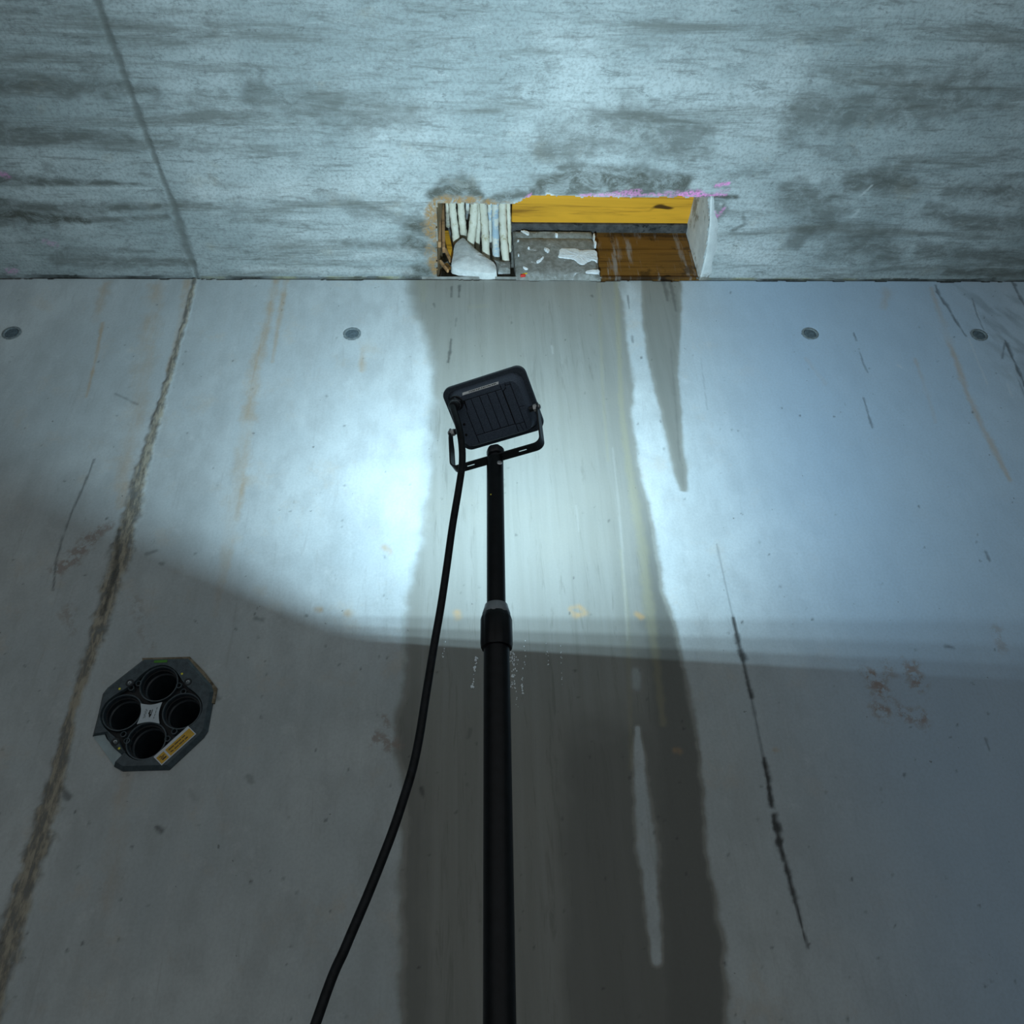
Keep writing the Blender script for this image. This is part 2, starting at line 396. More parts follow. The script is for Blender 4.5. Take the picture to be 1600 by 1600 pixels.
# dry slits inside the stain
W.get('slit')
W.stroke('slit', [(996, 1138), (998, 1180), (1001, 1230), (1006, 1280), (1012, 1330), (1020, 1420), (1026, 1500)], [7, 14, 20, 22, 22, 18, 10], 1, .6, .3, 25)
W.stroke('slit', [(993, 1050), (994, 1072)], 12, .6, .8, .3, 25)
W.stroke('slit', [(985, 445), (994, 520), (1003, 560)], [16, 13, 6], .55, .9, .2, 25)
wet = wet * (1 - W.m['slit'])
W.m['wet'] = wet

# pour joint at the left
J = [(305, 437), (290, 500), (270, 570), (247, 650), (226, 720), (206, 800), (190, 860), (170, 930), (150, 1000), (130, 1060), (110, 1120), (95, 1190), (80, 1250), (57, 1330), (20, 1450), (-30, 1640)]
W.stroke('joint', J, [7, 8, 9, 12, 15, 24, 26, 24, 18, 13, 13, 17, 22, 26, 26, 26], 1, .45, .45, 40)
W.stroke('rust', [(293, 440), (283, 500), (262, 580)], [14, 10, 5], .55, .8, .4, 30)
W.stroke('rust', [(195, 755), (190, 790)], 12, .45, .8, .5, 40)
W.stroke('dark', [(186, 830), (180, 900), (160, 960)], [4, 9, 4], .65, .9, .8, 70)
for pts, w, a in (
    ([(430, 438), (418, 500), (402, 560), (388, 640), (374, 760), (366, 810)], [12, 13, 16, 18, 18, 10], .55),
    ([(447, 438), (436, 500), (426, 565)], [9, 8, 4], .55), ([(362, 780), (350, 880), (336, 960)], [18, 12, 6], .36),
    ([(245, 450), (228, 560), (205, 680), (190, 760)], [26, 26, 24, 16], .32), ([(165, 445), (150, 500)], [18, 10], .4),
    ([(160, 505), (150, 560), (135, 620)], [5, 4, 3], .5), ([(567, 545), (566, 578)], [12, 9], .5), ([(1258, 560), (1290, 600)], [8, 5], .2),
    ([(1455, 450), (1470, 495), (1490, 550), (1510, 610), (1532, 660), (1552, 700), (1578, 750)], [7, 9, 12, 10, 9, 9, 6], .42),
    ([(1388, 455), (1380, 480)], [18, 12], .25), ([(1430, 560), (1450, 620), (1462, 660)], [6, 7, 4], .3),
    ([(200, 1200), (180, 1330), (165, 1420)], [10, 18, 14], .28), ([(600, 855), (610, 862)], 8, .6), ([(715, 958), (716, 965)], 8, .9),
    ([(890, 952), (900, 962), (915, 958), (905, 948), (892, 950)], 6, .9), ([(996, 960), (1004, 964)], 7, .7),
    ([(495, 952), (500, 953)], 7, .6), ([(542, 958), (546, 960)], 8, .7), ([(1055, 1172), (1060, 1173)], 6, .6), ([(1210, 1172), (1215, 1172)], 5, .5)):
    W.stroke('rust', pts, w, a * 1.1, .95, .6, 35)
for pts, w, a in (
    ([(963, 440), (967, 540), (971, 640), (984, 740), (1003, 850), (1014, 950), (1026, 1040), (1036, 1130)], [9, 8, 8, 12, 14, 14, 10, 8], .6),
    ([(936, 440), (938, 520), (942, 610), (950, 720)], [8, 6, 5, 3], .35), ([(970, 860), (980, 960), (984, 1080), (986, 1200)], [4, 5, 6, 5], .35),
    ([(660, 440), (662, 470)], [20, 10], .25), ([(735, 480), (760, 478)], 10, .25)):
    W.stroke('ochre', pts, w, a, .8, .35, 40)
for pts, w, a in (
    ([(147, 718), (128, 765), (110, 805), (96, 845), (87, 880), (83, 922)], 2.4, .8),
    ([(1095, 560), (1105, 640)], 1.2, .25), ([(1120, 850), (1135, 920), (1146, 965)], 2.5, .45),
    ([(1146, 965), (1155, 1005), (1164, 1045), (1174, 1090)], [4, 7, 9, 6], 1.2), ([(1174, 1090), (1184, 1140), (1194, 1190)], 3, .7),
    ([(1194, 1185), (1200, 1220), (1206, 1258)], [5, 9, 9], 1.25), ([(1209, 1275), (1216, 1305), (1224, 1335), (1238, 1390), (1262, 1480)], [8, 9, 9, 6, 4], 1.25),
    ([(1334, 520), (1338, 532)], 4, .8), ([(1342, 545), (1349, 568), (1356, 582)], 2, .6), ([(1349, 622), (1356, 645), (1363, 668)], 3, .7),
    ([(1462, 446), (1468, 462), (1478, 476)], 5, .8), ([(1464, 456), (1480, 478), (1494, 502), (1509, 525)], [6, 5, 4, 4], .8),
    ([(1519, 466), (1526, 490), (1537, 516)], [4, 3, 2], .7), ([(1571, 532), (1582, 558), (1596, 588), (1612, 620)], [8, 8, 10, 8], .95),
    ([(1570, 535), (1566, 560)], 4, .7), ([(1582, 440), (1592, 462), (1606, 486)], [7, 6, 6], .8), ([(1590, 590), (1604, 625)], 4, .6),
    ([(1540, 862), (1546, 876)], 3, .7), ([(1540, 1155), (1546, 1172)], 3, .6), ([(705, 530), (703, 550), (700, 566)], 3, .85),
    ([(718, 446), (717, 464)], 4, .8), ([(706, 448), (705, 464)], 3, .7), ([(713, 497), (712, 510)], 2, .5), ([(678, 475), (679, 480)], 5, .7),
    ([(1036, 438), (1040, 455), (1043, 470)], [6, 7, 4], .6), ([(1046, 438), (1052, 462), (1056, 486)], [5, 6, 3], .55), ([(981, 462), (983, 482)], 3, .7),
    ([(925, 462), (926, 464)], 6, .7), ([(988, 525), (989, 535)], 3, .6), ([(1048, 545), (1056, 640), (1062, 720)], 3, .22),
    ([(735, 1140), (732, 1152)], 4, .4), ([(658, 1232), (661, 1242)], 4, .8), ([(1478, 1010), (1490, 1012)], 6, .7),
    ([(600, 868), (602, 872)], 3, .5), ([(230, 866), (245, 860)], 4, .5), ([(250, 880), (254, 881)], 5, .5), ([(400, 966), (408, 968)], 6, .6),
    ([(388, 1213), (394, 1222)], 6, .4), ([(297, 1236), (304, 1250)], 8, .2), ([(98, 1235), (106, 1245)], 8, .8), ([(245, 1292), (252, 1297)], 6, .8),
    ([(337, 1088), (342, 1092)], 8, .5), ([(180, 615), (215, 632)], 3, .5), ([(112, 636), (160, 632)], 0.1, 0)):
    W.stroke('dark', pts, [q * .8 for q in (w if hasattr(w, '__len__') else [w] * len(pts))], a * .75, .8, 1.0, 34)
for k in range(300):                                       # small air holes and specks
    x, y = rng.uniform(-20, 1620), rng.uniform(445, 1600)
    W.stroke('dark', [(x, y), (x + rng.uniform(-1.5, 1.5), y + rng.uniform(.2, 2.5))], rng.uniform(.8, 2.4), rng.uniform(.2, .65), .6, .5, 120, seed=int(k % 40))
for pts, w, a in (([(92, 890), (112, 875), (130, 855), (150, 833), (172, 822)], [20, 26, 24, 20, 10], .75), ([(105, 955), (112, 985)], [18, 14], .45),
                  ([(1366, 1058), (1376, 1078)], 26, .9), ([(1425, 1045), (1436, 1070)], 22, .8), ([(1370, 1108), (1384, 1114)], 18, .9), ([(1410, 1112), (1440, 1122)], 20, .8),
                  ([(1385, 1035), (1390, 1050)], 14, .6), ([(1560, 985), (1568, 1010)], 18, .4), ([(590, 1155), (615, 1165)], 20, .7), ([(605, 1135), (610, 1140)], 10, .6),
                  ([(600, 1120), (604, 1128)], 8, .7), ([(210, 940), (235, 1010)], 16, .35), ([(260, 1185), (268, 1192)], 10, .6)):
    W.stroke('patch', pts, w, a, .7, .6, 60)
for pts, w, a in (([(1514, 530), (1528, 565), (1543, 600)], 2.5, .7), ([(1520, 470), (1530, 495)], 1.5, .5), ([(1402, 570), (1408, 574)], 4, .8), ([(0, 498), (52, 494), (62, 460)], 2, .35),
                  ([(1574, 600), (1582, 620)], 3, .6), ([(1596, 470), (1606, 490)], 3, .4), ([(308, 440), (300, 470), (280, 540)], 2, .4),
                  ([(957, 700), (968, 800), (975, 900), (980, 1000)], [2, 3, 3, 2], .35), ([(900, 790), (905, 830)], 2, .3), ([(862, 540), (864, 552)], 3, .5)):
    W.stroke('pale', pts, w, a, .6, .4, 50)
# wrinkled imprint at the far right
rw = sstep(U, onY(1520, 560)[0], onY(1600, 560)[0]) * sstep(V, ZC + 1.25, ZC + 1.5)
W.m['dark'] = np.maximum(W.get('dark'), .30 * rw * sstep(fbm(U + V * .45, V * .35, 22, 60, 4), .0, .22))
# the joint against the ceiling: dark ragged gap
gap = .0065 + .018 * np.clip(fbm(U, V * 0, 14, 21, 4) + .04, 0, 1)
xg = onY(330, 437)[0]
gm = (V > HC - gap) * (.9 - .25 * (U > onY(1090, 437)[0]))
W.m['dark'] = np.maximum(W.m['dark'], gm)
W.m['blue'] = sstep(U, onY(1010, 700)[0], onY(1330, 700)[0]) * (1 - .5 * sstep(U, 1.3, 1.9))  # where the lamp's bluish light is painted on the right of the wall

Yw = D + fbm(U, V, 5, 31, 4) * .003
Yw -= W.m['joint'] * (.0028 + .006 * fbm(U, V * .6, 60, 41, 3))
Yw += sstep(W.m['dark'], .4, .9) * .0018
Yw += gm * .016
for p in tie_pts:
    rr = np.hypot(U - p[0], V - p[2]); Yw = np.where(rr < .024, D + .012, Yw)
Pw = np.stack([U, Yw, V], -1)
uc, vc = (U[:-1, :-1] + U[1:, 1:]) / 2, (V[:-1, :-1] + V[1:, 1:]) / 2
drop = inside(uc, vc, [(DUCT[0] + x * .00094, DUCT[2] + z * .00094) for x, z in OCT])
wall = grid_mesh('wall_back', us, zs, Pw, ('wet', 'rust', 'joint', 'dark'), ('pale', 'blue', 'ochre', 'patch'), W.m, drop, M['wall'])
tag(wall, 'grey cast concrete wall with a broad dark water stain and tie holes', 'wall', kind='structure')

# ================================================================== the ceiling
ZT = ZC + 2.306                                            # underside of the board inside the pocket
HOLE_PX = [(684, 446), (682, 400), (683, 360), (684, 318), (700, 317), (745, 318), (790, 319), (803, 318), (815, 312), (822, 309), (829, 303), (870, 306),
           (920, 307), (980, 308), (1040, 308), (1106, 308), (1108, 340), (1104, 380), (1098, 410), (1092, 446)]
HOLE = [tuple(onZ(*p)[:2]) for p in HOLE_PX]
ys = np.concatenate([np.linspace(YB, .70, 30, endpoint=False), np.arange(.72, D - .002, .0035), [D + .0, D + .04]])
uc1 = np.concatenate([np.linspace(XL, -1.52, 18, endpoint=False), np.arange(-1.5, 1.95, .004), np.linspace(1.97, XR, 14)])
U, V = np.meshgrid(uc1, ys)
C = Field(U, V, lambda x, y: tuple(onZ(x, y)[:2]))
C.stroke('joint', [(308, 434), (302, 412), (290, 385), (280, 352), (271, 320), (258, 290), (247, 262), (225, 205), (190, 110), (150, 0), (130, -60)], [4, 8, 14, 14, 9, 8, 7, 9, 10, 10, 10], .8, .7, .45, 30)
for pts, w, a in (
    ([(-20, 335), (60, 340), (140, 347)], [44, 36, 8], .8), ([(-20, 320), (100, 330), (250, 322)], [30, 26, 8], .6), ([(-20, 284), (80, 285), (220, 288)], [22, 14, 8], .65), ([(140, 345), (260, 340)], [10, 8], .55), ([(280, 318), (330, 320)], [14, 6], .4),
    ([(90, 405), (200, 412), (300, 410)], [26, 22, 12], .45), ([(100, 392), (240, 394)], [10, 8], .35), ([(-20, 210), (200, 215)], [30, 14], .5), ([(-20, 130), (240, 140)], [20, 26], .5),
    ([(850, 285), (920, 282), (1000, 284), (1070, 288)], [30, 44, 44, 28], .75), ([(880, 262), (1010, 266)], [20, 16], .6), ([(830, 300), (960, 298), (1090, 300)], [14, 14, 12], .7),
    ([(672, 303), (700, 296), (735, 296), (752, 306)], [14, 28, 30, 12], .85), ([(760, 315), (790, 308), (820, 303)], [14, 16, 12], .7),
    ([(646, 352), (660, 356), (668, 362)], [34, 44, 30], 1), ([(645, 382), (664, 386)], [42, 42], 1), ([(646, 428), (670, 420), (688, 408)], [34, 40, 26], 1),
    ([(1100, 312), (1118, 322), (1128, 330)], [26, 30, 18], .7), ([(1112, 345), (1120, 338)], [18, 14], .7), ([(1095, 306), (1150, 308)], [10, 6], .8),
    ([(1230, 300), (1270, 310), (1290, 340), (1240, 380)], [40, 60, 60, 30], .5), ([(1330, 285), (1400, 280), (1430, 290)], [30, 44, 20], .6), ([(1310, 390), (1360, 380), (1400, 400)], [44, 50, 30], .5),
    ([(1450, 330), (1530, 350), (1620, 350)], [24, 28, 36], .5), ([(1440, 390), (1540, 400), (1620, 405)], [22, 28, 30], .5), ([(1480, 300), (1620, 300)], [20, 30], .45), ([(1480, 425), (1620, 428)], [14, 18], .6),
    ([(560, 330), (600, 335), (640, 345)], [26, 32, 20], .4), ([(500, 300), (560, 320)], [14, 18], .3), ([(540, 380), (620, 385)], [12, 16], .4), ([(400, 345), (480, 352)], [8, 10], .3),
    ([(1130, 275), (1200, 272)], [12, 10], .3), ([(1145, 360), (1165, 350), (1160, 335)], [6, 5, 5], .5), ([(860, 230), (980, 200), (1100, 220)], [60, 80, 40], .5), ([(400, 150), (620, 180)], [40, 50], .4), ([(1250, 180), (1500, 150)], [60, 70], .5)):
    C.stroke('grime', pts, [q * 1.15 for q in w], min(1, a * 1.3), .7, .6, 18)
for pts, w, a in (([(675, 320), (674, 350), (676, 375)], [18, 26, 18], 1), ([(672, 378), (676, 400), (682, 425)], [14, 20, 14], .9), ([(680, 317), (700, 312), (740, 313), (775, 317)], [18, 18, 14, 9], 1), ([(780, 318), (800, 316)], 7, .5), ([(684, 426), (680, 400)], 8, .5)):
    C.stroke('rust', pts, w, a, .6, .5, 40)
for pts, w, a in (([(905, 305), (985, 303)], [4, 10], .6), ([(960, 302), (1000, 299)], 9, .5), ([(985, 304), (1060, 305)], [4, 5], .55), ([(1060, 304), (1085, 302), (1100, 304)], [7, 13, 8], 1), ([(1095, 304), (1135, 304)], [5, 4], .85),
                  ([(1119, 290), (1128, 288), (1138, 287)], 6, 1), ([(1122, 300), (1140, 296)], 6, .25), ([(1115, 334), (1120, 338), (1132, 325)], [8, 6, 5], .55), ([(4, 273), (12, 275)], 10, .5), ([(12, 425), (22, 424)], 10, .4), ([(70, 378), (85, 384)], 10, .25),
                  ([(820, 311), (829, 303)], 5, .5), ([(1040, 300), (1062, 300)], 5, .4)):
    C.stroke('pink', pts, w, a, .6, .6, 70)
for pts, w, a in (([(0, 294), (120, 294), (250, 295)], [7, 7, 4], .45), ([(1108, 310), (1112, 322), (1116, 334)], [10, 8, 3], .8), ([(855, 303), (862, 305)], 6, .9), ([(560, 400), (640, 395)], [18, 24], .3), ([(1110, 380), (1200, 400)], [40, 30], .35),
                  ([(1345, 305), (1362, 290)], 3, .7), ([(1332, 340), (1342, 328)], 3, .6), ([(380, 420), (640, 424)], [14, 16], .35), ([(300, 300), (560, 290)], [30, 30], .25), ([(1125, 318), (1127, 319)], 4, .9)):
    C.stroke('pale', pts, w, a, .8, .5, 25)
C.m['yellow'] = ((V > D - .006) * ((U > onZ(312, 434)[0]) * (U < onZ(640, 434)[0]) + (U > onZ(1085, 434)[0]) * (U < onZ(1420, 434)[0]))) * np.clip(.45 + 3 * fbm(U, V, 24, 71, 3), 0, 1)
C.m['dark'] = (V > D - .002 - .014 * np.clip(fbm(U, V * 0, 16, 22, 4), 0, 1)) * np.clip(.55 + 2.2 * fbm(U, V * 0, 9, 23, 4), .1, .9)
Zc = HC + fbm(U * .15, V, 20, 51, 4) * .006 + fbm(U, V, 12, 55, 4) * .003
step_b = sstep(V, onZ(100, 292)[1] - .002, onZ(100, 292)[1] + .002) * (1 - sstep(U, onZ(240, 290)[0], onZ(255, 290)[0]))
Zc += step_b * .004 + C.m['joint'] * .004
Pc = np.stack([U, V, Zc], -1)
uc, vc = (U[:-1, :-1] + U[1:, 1:]) / 2, (V[:-1, :-1] + V[1:, 1:]) / 2
jit = fbm(uc, vc, 45, 91, 4) * .014
drop = inside(uc + jit * .6, np.where(vc > D, D + .001, np.minimum(vc + jit * (vc < D - .03), D - .0001)), [(x, y) for x, y in HOLE])
ceil = grid_mesh('ceiling', uc1, ys, Pc, ('grime', 'rust', 'joint', 'pink'), ('pale', 'yellow', 'dark', None), C.m, drop, M['ceil'], normal_flip=True)
tag(ceil, 'board-marked concrete ceiling with a broken-open pocket along the wall', 'ceiling', kind='structure')

# remaining shell, outside the frame
for nm, vf, mt in (('floor', box(XL, XR, YB, D + .3, -.10, 0), M['floor']), ('wall_left', box(XL - .2, XL, YB, D + .3, 0, HC + .3), M['plainc']), ('wall_right', box(XR, XR + .2, YB, D + .3, 0, HC + .3), M['plainc'])):
    tag(obj(nm, vf, mt), 'bare grey concrete ' + nm.replace('_', ' '), 'floor' if nm == 'floor' else 'wall', kind='structure')
tag(obj('wall_core', box(XL, XR, D + .30, D + .32, 0, HC + .7), M['plainc']), 'bare concrete rear face of the wall', 'wall', kind='structure')

# ------------------------------------------------------------------ pocket lining (broken concrete around the hole)
xl, xm, xr = -.135, .163, .765
yn = 1.345; ypk = 1.735
lin = ([], [])
def quad(a, b, c, d): return [a, b, c, d], [(0, 1, 2, 3)]
ZP = ZC + 2.66
def rough_quad(a, b, c, d, nu=14, nv=14, amp=.006, seed=3):
    a, b, c, d = map(np.array, (a, b, c, d)); nrm = np.cross(b - a, d - a); nrm /= np.linalg.norm(nrm); V_, F_ = [], []
    for j in range(nv + 1):
        for i in range(nu + 1):
            s, t = i / nu, j / nv; p = (a * (1 - s) + b * s) * (1 - t) + (d * (1 - s) + c * s) * t
            e = float(fbm(np.array([s * 3 + .1]), np.array([t * 3 + .1]), 3, seed, 3)[0])
            V_.append(tuple(p + nrm * amp * 2 * e))
    for j in range(nv):
        for i in range(nu):
            k = j * (nu + 1) + i; F_.append((k, k + 1, k + nu + 2, k + nu + 1))
    return V_, F_
lin = join(
    rough_quad((xl, yn, HC), (xr, yn, HC), (xr, yn, ZP), (xl, yn, ZP)),                          # near side
    rough_quad((xl, ypk, HC - .01), (xr, ypk, HC - .01), (xr, ypk, ZP), (xl, ypk, ZP)),                # far side
    rough_quad((xl, yn, ZP), (xr, yn, ZP), (xr, ypk, ZP), (xl, ypk, ZP)),
    rough_quad((xl, D - .006, HC - .001), (xr, D - .006, HC - .001), (xr, ypk, HC + .001), (xl, ypk, HC + .001), amp=.002))
tag(obj('trim_1', lin, M['recess'], smooth=True), 'broken concrete lining of the ceiling pocket', 'pocket', kind='structure')
lf = rough_quad((onZ(680, 318)[0], yn, HC - .002), (onZ(683, 433)[0], ypk, HC - .002), (-.052, ypk, ZP), (-.050, yn, ZP), 20, 20, .009)
tag(obj('trim_3', lf, M['tan'], smooth=True), 'brown stained broken side of the ceiling pocket by the wooden strips', 'pocket', kind='structure')
# right reveal, smoothed with pale plaster, curving into the ceiling
rv = []
for k in range(13):
    t = k / 12; y = 1.352 + t * (D + .02 - 1.352)
    e0 = np.interp(t, [0, .3, .6, .85, 1], [onZ(1108, 308)[0], onZ(1109, 345)[0], onZ(1105, 385)[0], onZ(1098, 415)[0], onZ(1092, 432)[0]])
    lw = .004 + .020 * min(1, t / .45) + .004 * math.sin(t * 23 + 1)
    row = [(e0 + lw + .012, y, HC + .002), (e0 + lw, y, HC - .0035), (e0 + .006, y, HC - .004)]
    for s in range(9):
        q = s / 8; x1 = .752
        w_ = float(fbm(np.array([t * 4.0]), np.array([q * 2.0]), 2, 77, 3)[0]) * .008
        row.append((e0 - .002 + .004 * (1 - q) ** 2 + (x1 - e0) * q ** .8 + w_ * (q > 0), y, HC - .001 + (ZT - HC + .01) * q))
    rv.append(row)
Vr = [p for r_ in rv for p in r_]; Fr = [(a * 12 + b, a * 12 + b + 1, a * 12 + b + 13, a * 12 + b + 12) for a in range(12) for b in range(11)]
tag(obj('trim_2', (Vr, Fr), M['plaster'], smooth=True), 'pale plastered side of the ceiling pocket beside the yellow board', 'pocket', kind='structure')

# ------------------------------------------------------------------ formwork boards, block
x0 = onZ(800, 330, ZT)[0]
yb = obj('formwork_board', bbox(x0, .775, 1.33, 1.628, ZT, ZT + .027, .003), M['yellow'])
tag(yb, 'yellow formwork board wedged across the top of the ceiling pocket', 'board')
bt = obj('batten', bbox(x0 - .01, .765, 1.626, 1.66, ZT - .012, ZT + .03, .004), M['batten'])  # dark grey strip along the gap line between the boards
tag(bt, 'dark grey batten between the yellow board and the brown board', 'batten')
a0, a1 = onY(933, 400, 1.655)[0], .748
bz0, bz1 = HC - .004, ZT - .006
br_root = empty('weathered_board', (a0, 1.66, bz0)); tag(br_root, 'weathered brown wooden boards at the rear of the ceiling pocket', 'board')
for k, (fa, fb_) in enumerate(((0, .62), (.62, 1))):
    za, zb = bz0 + (bz1 - bz0) * fa, bz0 + (bz1 - bz0) * fb_ - .002
    obj('plank', bbox(a0, a1, 1.652 + .003 * k, 1.69, za, zb, .0008), M['brown'], br_root)
obj('sill_lath', bbox(a0, a1 - .01, 1.643, 1.665, HC - .006, HC + .003, .001), M['brown'], br_root)
# grey block
cx0, cx1 = onY(804, 400, 1.64)[0], onY(934, 400, 1.64)[0]
bl_root = empty('concrete_block', ((cx0 + cx1) / 2, 1.66, HC)); tag(bl_root, 'old grey concrete block with white lime crust next to brown boards', 'block')
rows = []
nu, nv = 26, 18
Vb, Fb = [], []
for j in range(nv + 1):
    for i in range(nu + 1):
        s, t = i / nu, j / nv
        e = float(fbm(np.array([s * 4.]), np.array([t * 3.]), 3, 101, 4)[0])
        ed = min(s, 1 - s, t, 1 - t); b = .010 * max(0, 1 - ed / .06) ** 2
        Vb.append((cx0 + (cx1 - cx0) * s - .006 * t * (s > .9) + e * .004, 1.638 + b + e * .008 + (.006 if .78 < t < .86 else 0), HC - .010 + (ZT - .018 - HC + .010) * t + e * .006))
for j in range(nv):
    for i in range(nu): k = j * (nu + 1) + i; Fb.append((k, k + 1, k + nu + 2, k + nu + 1))
m_ = len(Vb); per = [i for i in range(nu + 1)] + [j * (nu + 1) + nu for j in range(1, nv + 1)] + [nv * (nu + 1) + i for i in range(nu - 1, -1, -1)] + [j * (nu + 1) for j in range(nv - 1, 0, -1)]
for p in per: Vb.append((Vb[p][0], 1.69, Vb[p][2]))
for q in range(len(per)): q2 = (q + 1) % len(per); Fb.append((per[q], per[q2], m_ + q2, m_ + q))
obj('block_body', (Vb, Fb), M['block'], bl_root, True)
def chaikin(p, n_=2):
    for _ in range(n_):
        q = []
        for i in range(len(p)):
            a_, b_ = np.array(p[i], float), np.array(p[(i + 1) % len(p)], float); q += [tuple(a_ * .75 + b_ * .25), tuple(a_ * .25 + b_ * .75)]
        p = q
    return p
def crust(poly, Y, th, seed, ns=.3):
    """thin irregular crust from a px outline"""
    n = len(poly); P = [onY(x, y, Y) for x, y in poly]; c = sum(P) / n; r_ = random.Random(seed)
    V_ = []
    for sc, dy in ((1.0, .012), (.97, -th * .6), (.72, -th), (.35, -th * 1.15)):
        for p in P: q = c + (p - c) * sc; V_.append((q[0], Y + dy + r_.uniform(-1, 1) * th * ns, q[2]))
    V_.append((c[0], Y - th * 1.1, c[2])); F_ = []
    for k in range(3):
        for i in range(n): j = (i + 1) % n; F_.append((k * n + i, k * n + j, (k + 1) * n + j, (k + 1) * n + i))
    for i in range(n): F_.append((3 * n + i, 3 * n + (i + 1) % n, 4 * n))
    return V_, F_
Zb = lambda x, y: (790 + x / 10, 290 + y / 10)
for i, poly in enumerate([[(835, 985), (1000, 985), (1130, 990), (1180, 1030), (1230, 1000), (1430, 1010), (1440, 1100), (1450, 1180), (1390, 1170), (1280, 1190), (1220, 1250), (1130, 1220), (1090, 1160), (950, 1140), (800, 1120), (830, 1070)],
                          [(590, 985), (640, 965), (695, 1010), (670, 1055), (620, 1030)], [(470, 1180), (540, 1150), (600, 1100), (590, 1150), (540, 1200), (490, 1215)],
                          [(255, 1260), (320, 1270), (360, 1310), (310, 1330)], [(1240, 1330), (1390, 1310), (1475, 1320), (1470, 1385), (1250, 1385)], [(1365, 750), (1400, 760), (1400, 830), (1370, 830)],
                          [(1375, 850), (1420, 870), (1430, 940), (1390, 930)], [(230, 700), (320, 700), (390, 760), (340, 780), (250, 730)], [(770, 740), (830, 750), (820, 790), (780, 785)], [(345, 955), (385, 960), (380, 995), (350, 990)], [(190, 1060), (220, 1070), (215, 1110), (190, 1105)], [(180, 850), (215, 850), (210, 880), (180, 880)]]):
    obj('lime_patch', crust([(x + random.uniform(-.35, .35), y + random.uniform(-.35, .35)) for x, y in chaikin([Zb(*p) for p in poly], 2)], 1.637, .003, i), M['lime'], bl_root, True)

# ------------------------------------------------------------------ foam rods, lump, wood slats in the left of the pocket
Z1 = lambda x, y: (640 + x / 8.889, 290 + y / 8.889)
rods = [((590, 250), (606, 420), (635, 640), (650, 800), 100, 1.668, 'foam', 'cream foam rod cut to a slant beside the wooden strips'),
        ((712, 245), (722, 420), (742, 600), (750, 715), 98, 1.672, 'foam', 'short cream foam rod with a dark nick ending above the lump'),
        ((897, 250), (890, 450), (868, 650), (835, 880), 112, 1.668, 'foam', 'thick cream foam rod leaning towards the grey lump'),
        ((965, 380), (960, 560), (945, 760), (945, 960), 66, 1.724, 'foam', 'thin cream foam rod squeezed between two thick rods'),
        ((1018, 250), (1038, 480), (1055, 760), (1060, 1060), 108, 1.676, 'foam', 'longest cream foam rod reaching down behind the lump'),
        ((1195, 260), (1190, 480), (1195, 760), (1205, 1040), 102, 1.694, 'foamb', 'foam rod stained with pale blue specks'),
        ((1290, 260), (1295, 480), (1310, 760), (1338, 1050), 104, 1.668, 'foam', 'cream foam rod with yellowed rounded end beside the blue specked rod'),
        ((1372, 300), (1380, 480), (1385, 660), (1388, 900), 56, 1.680, 'foam', 'slim foam rod at the edge of the bundle beside the yellow board'),
        ((1112, 270), (1115, 420), (1120, 600), (1122, 760), 62, 1.695, 'foamb', 'slim pale rod set back between the long rod and the blue specked rod'),
        ((528, 300), (530, 380), (532, 470), (534, 560), 60, 1.690, 'foam', 'short stub of foam rod set back beside the wooden strips'),
        ((805, 290), (806, 350), (806, 400), (806, 450), 56, 1.695, 'foamb', 'short pale stub set back between the nicked rod and the thick rod')]
for i, (p0, p1, p2, p3, w, Y, mt, lab) in enumerate(rods):
    up = (2 * p0[0] - p1[0] - (p0[0] - p1[0]) * .4, p0[1] - 260)
    pts = catmull([onY(*Z1(*q), Y - dy_) for q, dy_ in zip((up, p0, p1, p2, p3), (.165, .115, .08, .04, .0))], 6)
    r0 = w / 8.889 / 2 * .00214
    N = len(pts); rad = [r0 * (1 + .06 * math.sin(k * 1.3 + i) + .04 * math.sin(k * 2.9 + 2 * i)) for k in range(N)]
    d = (pts[-1] - pts[-2]); d /= np.linalg.norm(d)
    for s, q in ((.35, .93), (.7, .72), (.92, .4), (1.0, .12)): pts.append(pts[N - 1] + d * r0 * s); rad.append(r0 * q)
    o = obj('foam_rod', tube(pts, rad, 14), M[mt], None, True, loc=tuple(pts[N // 2]))
    tag(o, lab, 'foam rod', 'foam rods stuffed into the ceiling pocket')
lump_px = [(738, 750), (690, 790), (625, 850), (605, 930), (600, 1010), (575, 1110), (572, 1175), (650, 1200), (720, 1215), (900, 1245), (1060, 1262), (1215, 1258), (1218, 1200), (1195, 1130), (1120, 1075), (1060, 1035), (985, 965), (900, 905), (850, 860), (790, 800)]
lp = crust(chaikin([Z1(*p) for p in lump_px], 1), 1.640, .020, 5, .07)
tag(obj('mortar_lump', lp, M['lump'], None, True, loc=tuple(onY(*Z1(900, 1100), 1.648))), 'pale grey pointed lump of mortar below the foam rods', 'mortar lump')
lp = crust([Z1(*p) for p in [(1130, 1060), (1215, 1130), (1230, 1215), (1400, 1200), (1400, 1080), (1300, 1070), (1220, 1060)]], 1.664, .010, 8)
tag(obj('mortar_fill', lp, M['block'], None, True, loc=tuple(onY(*Z1(1300, 1130), 1.66))), 'grey mortar fill between the pale lump and the concrete block', 'mortar lump')
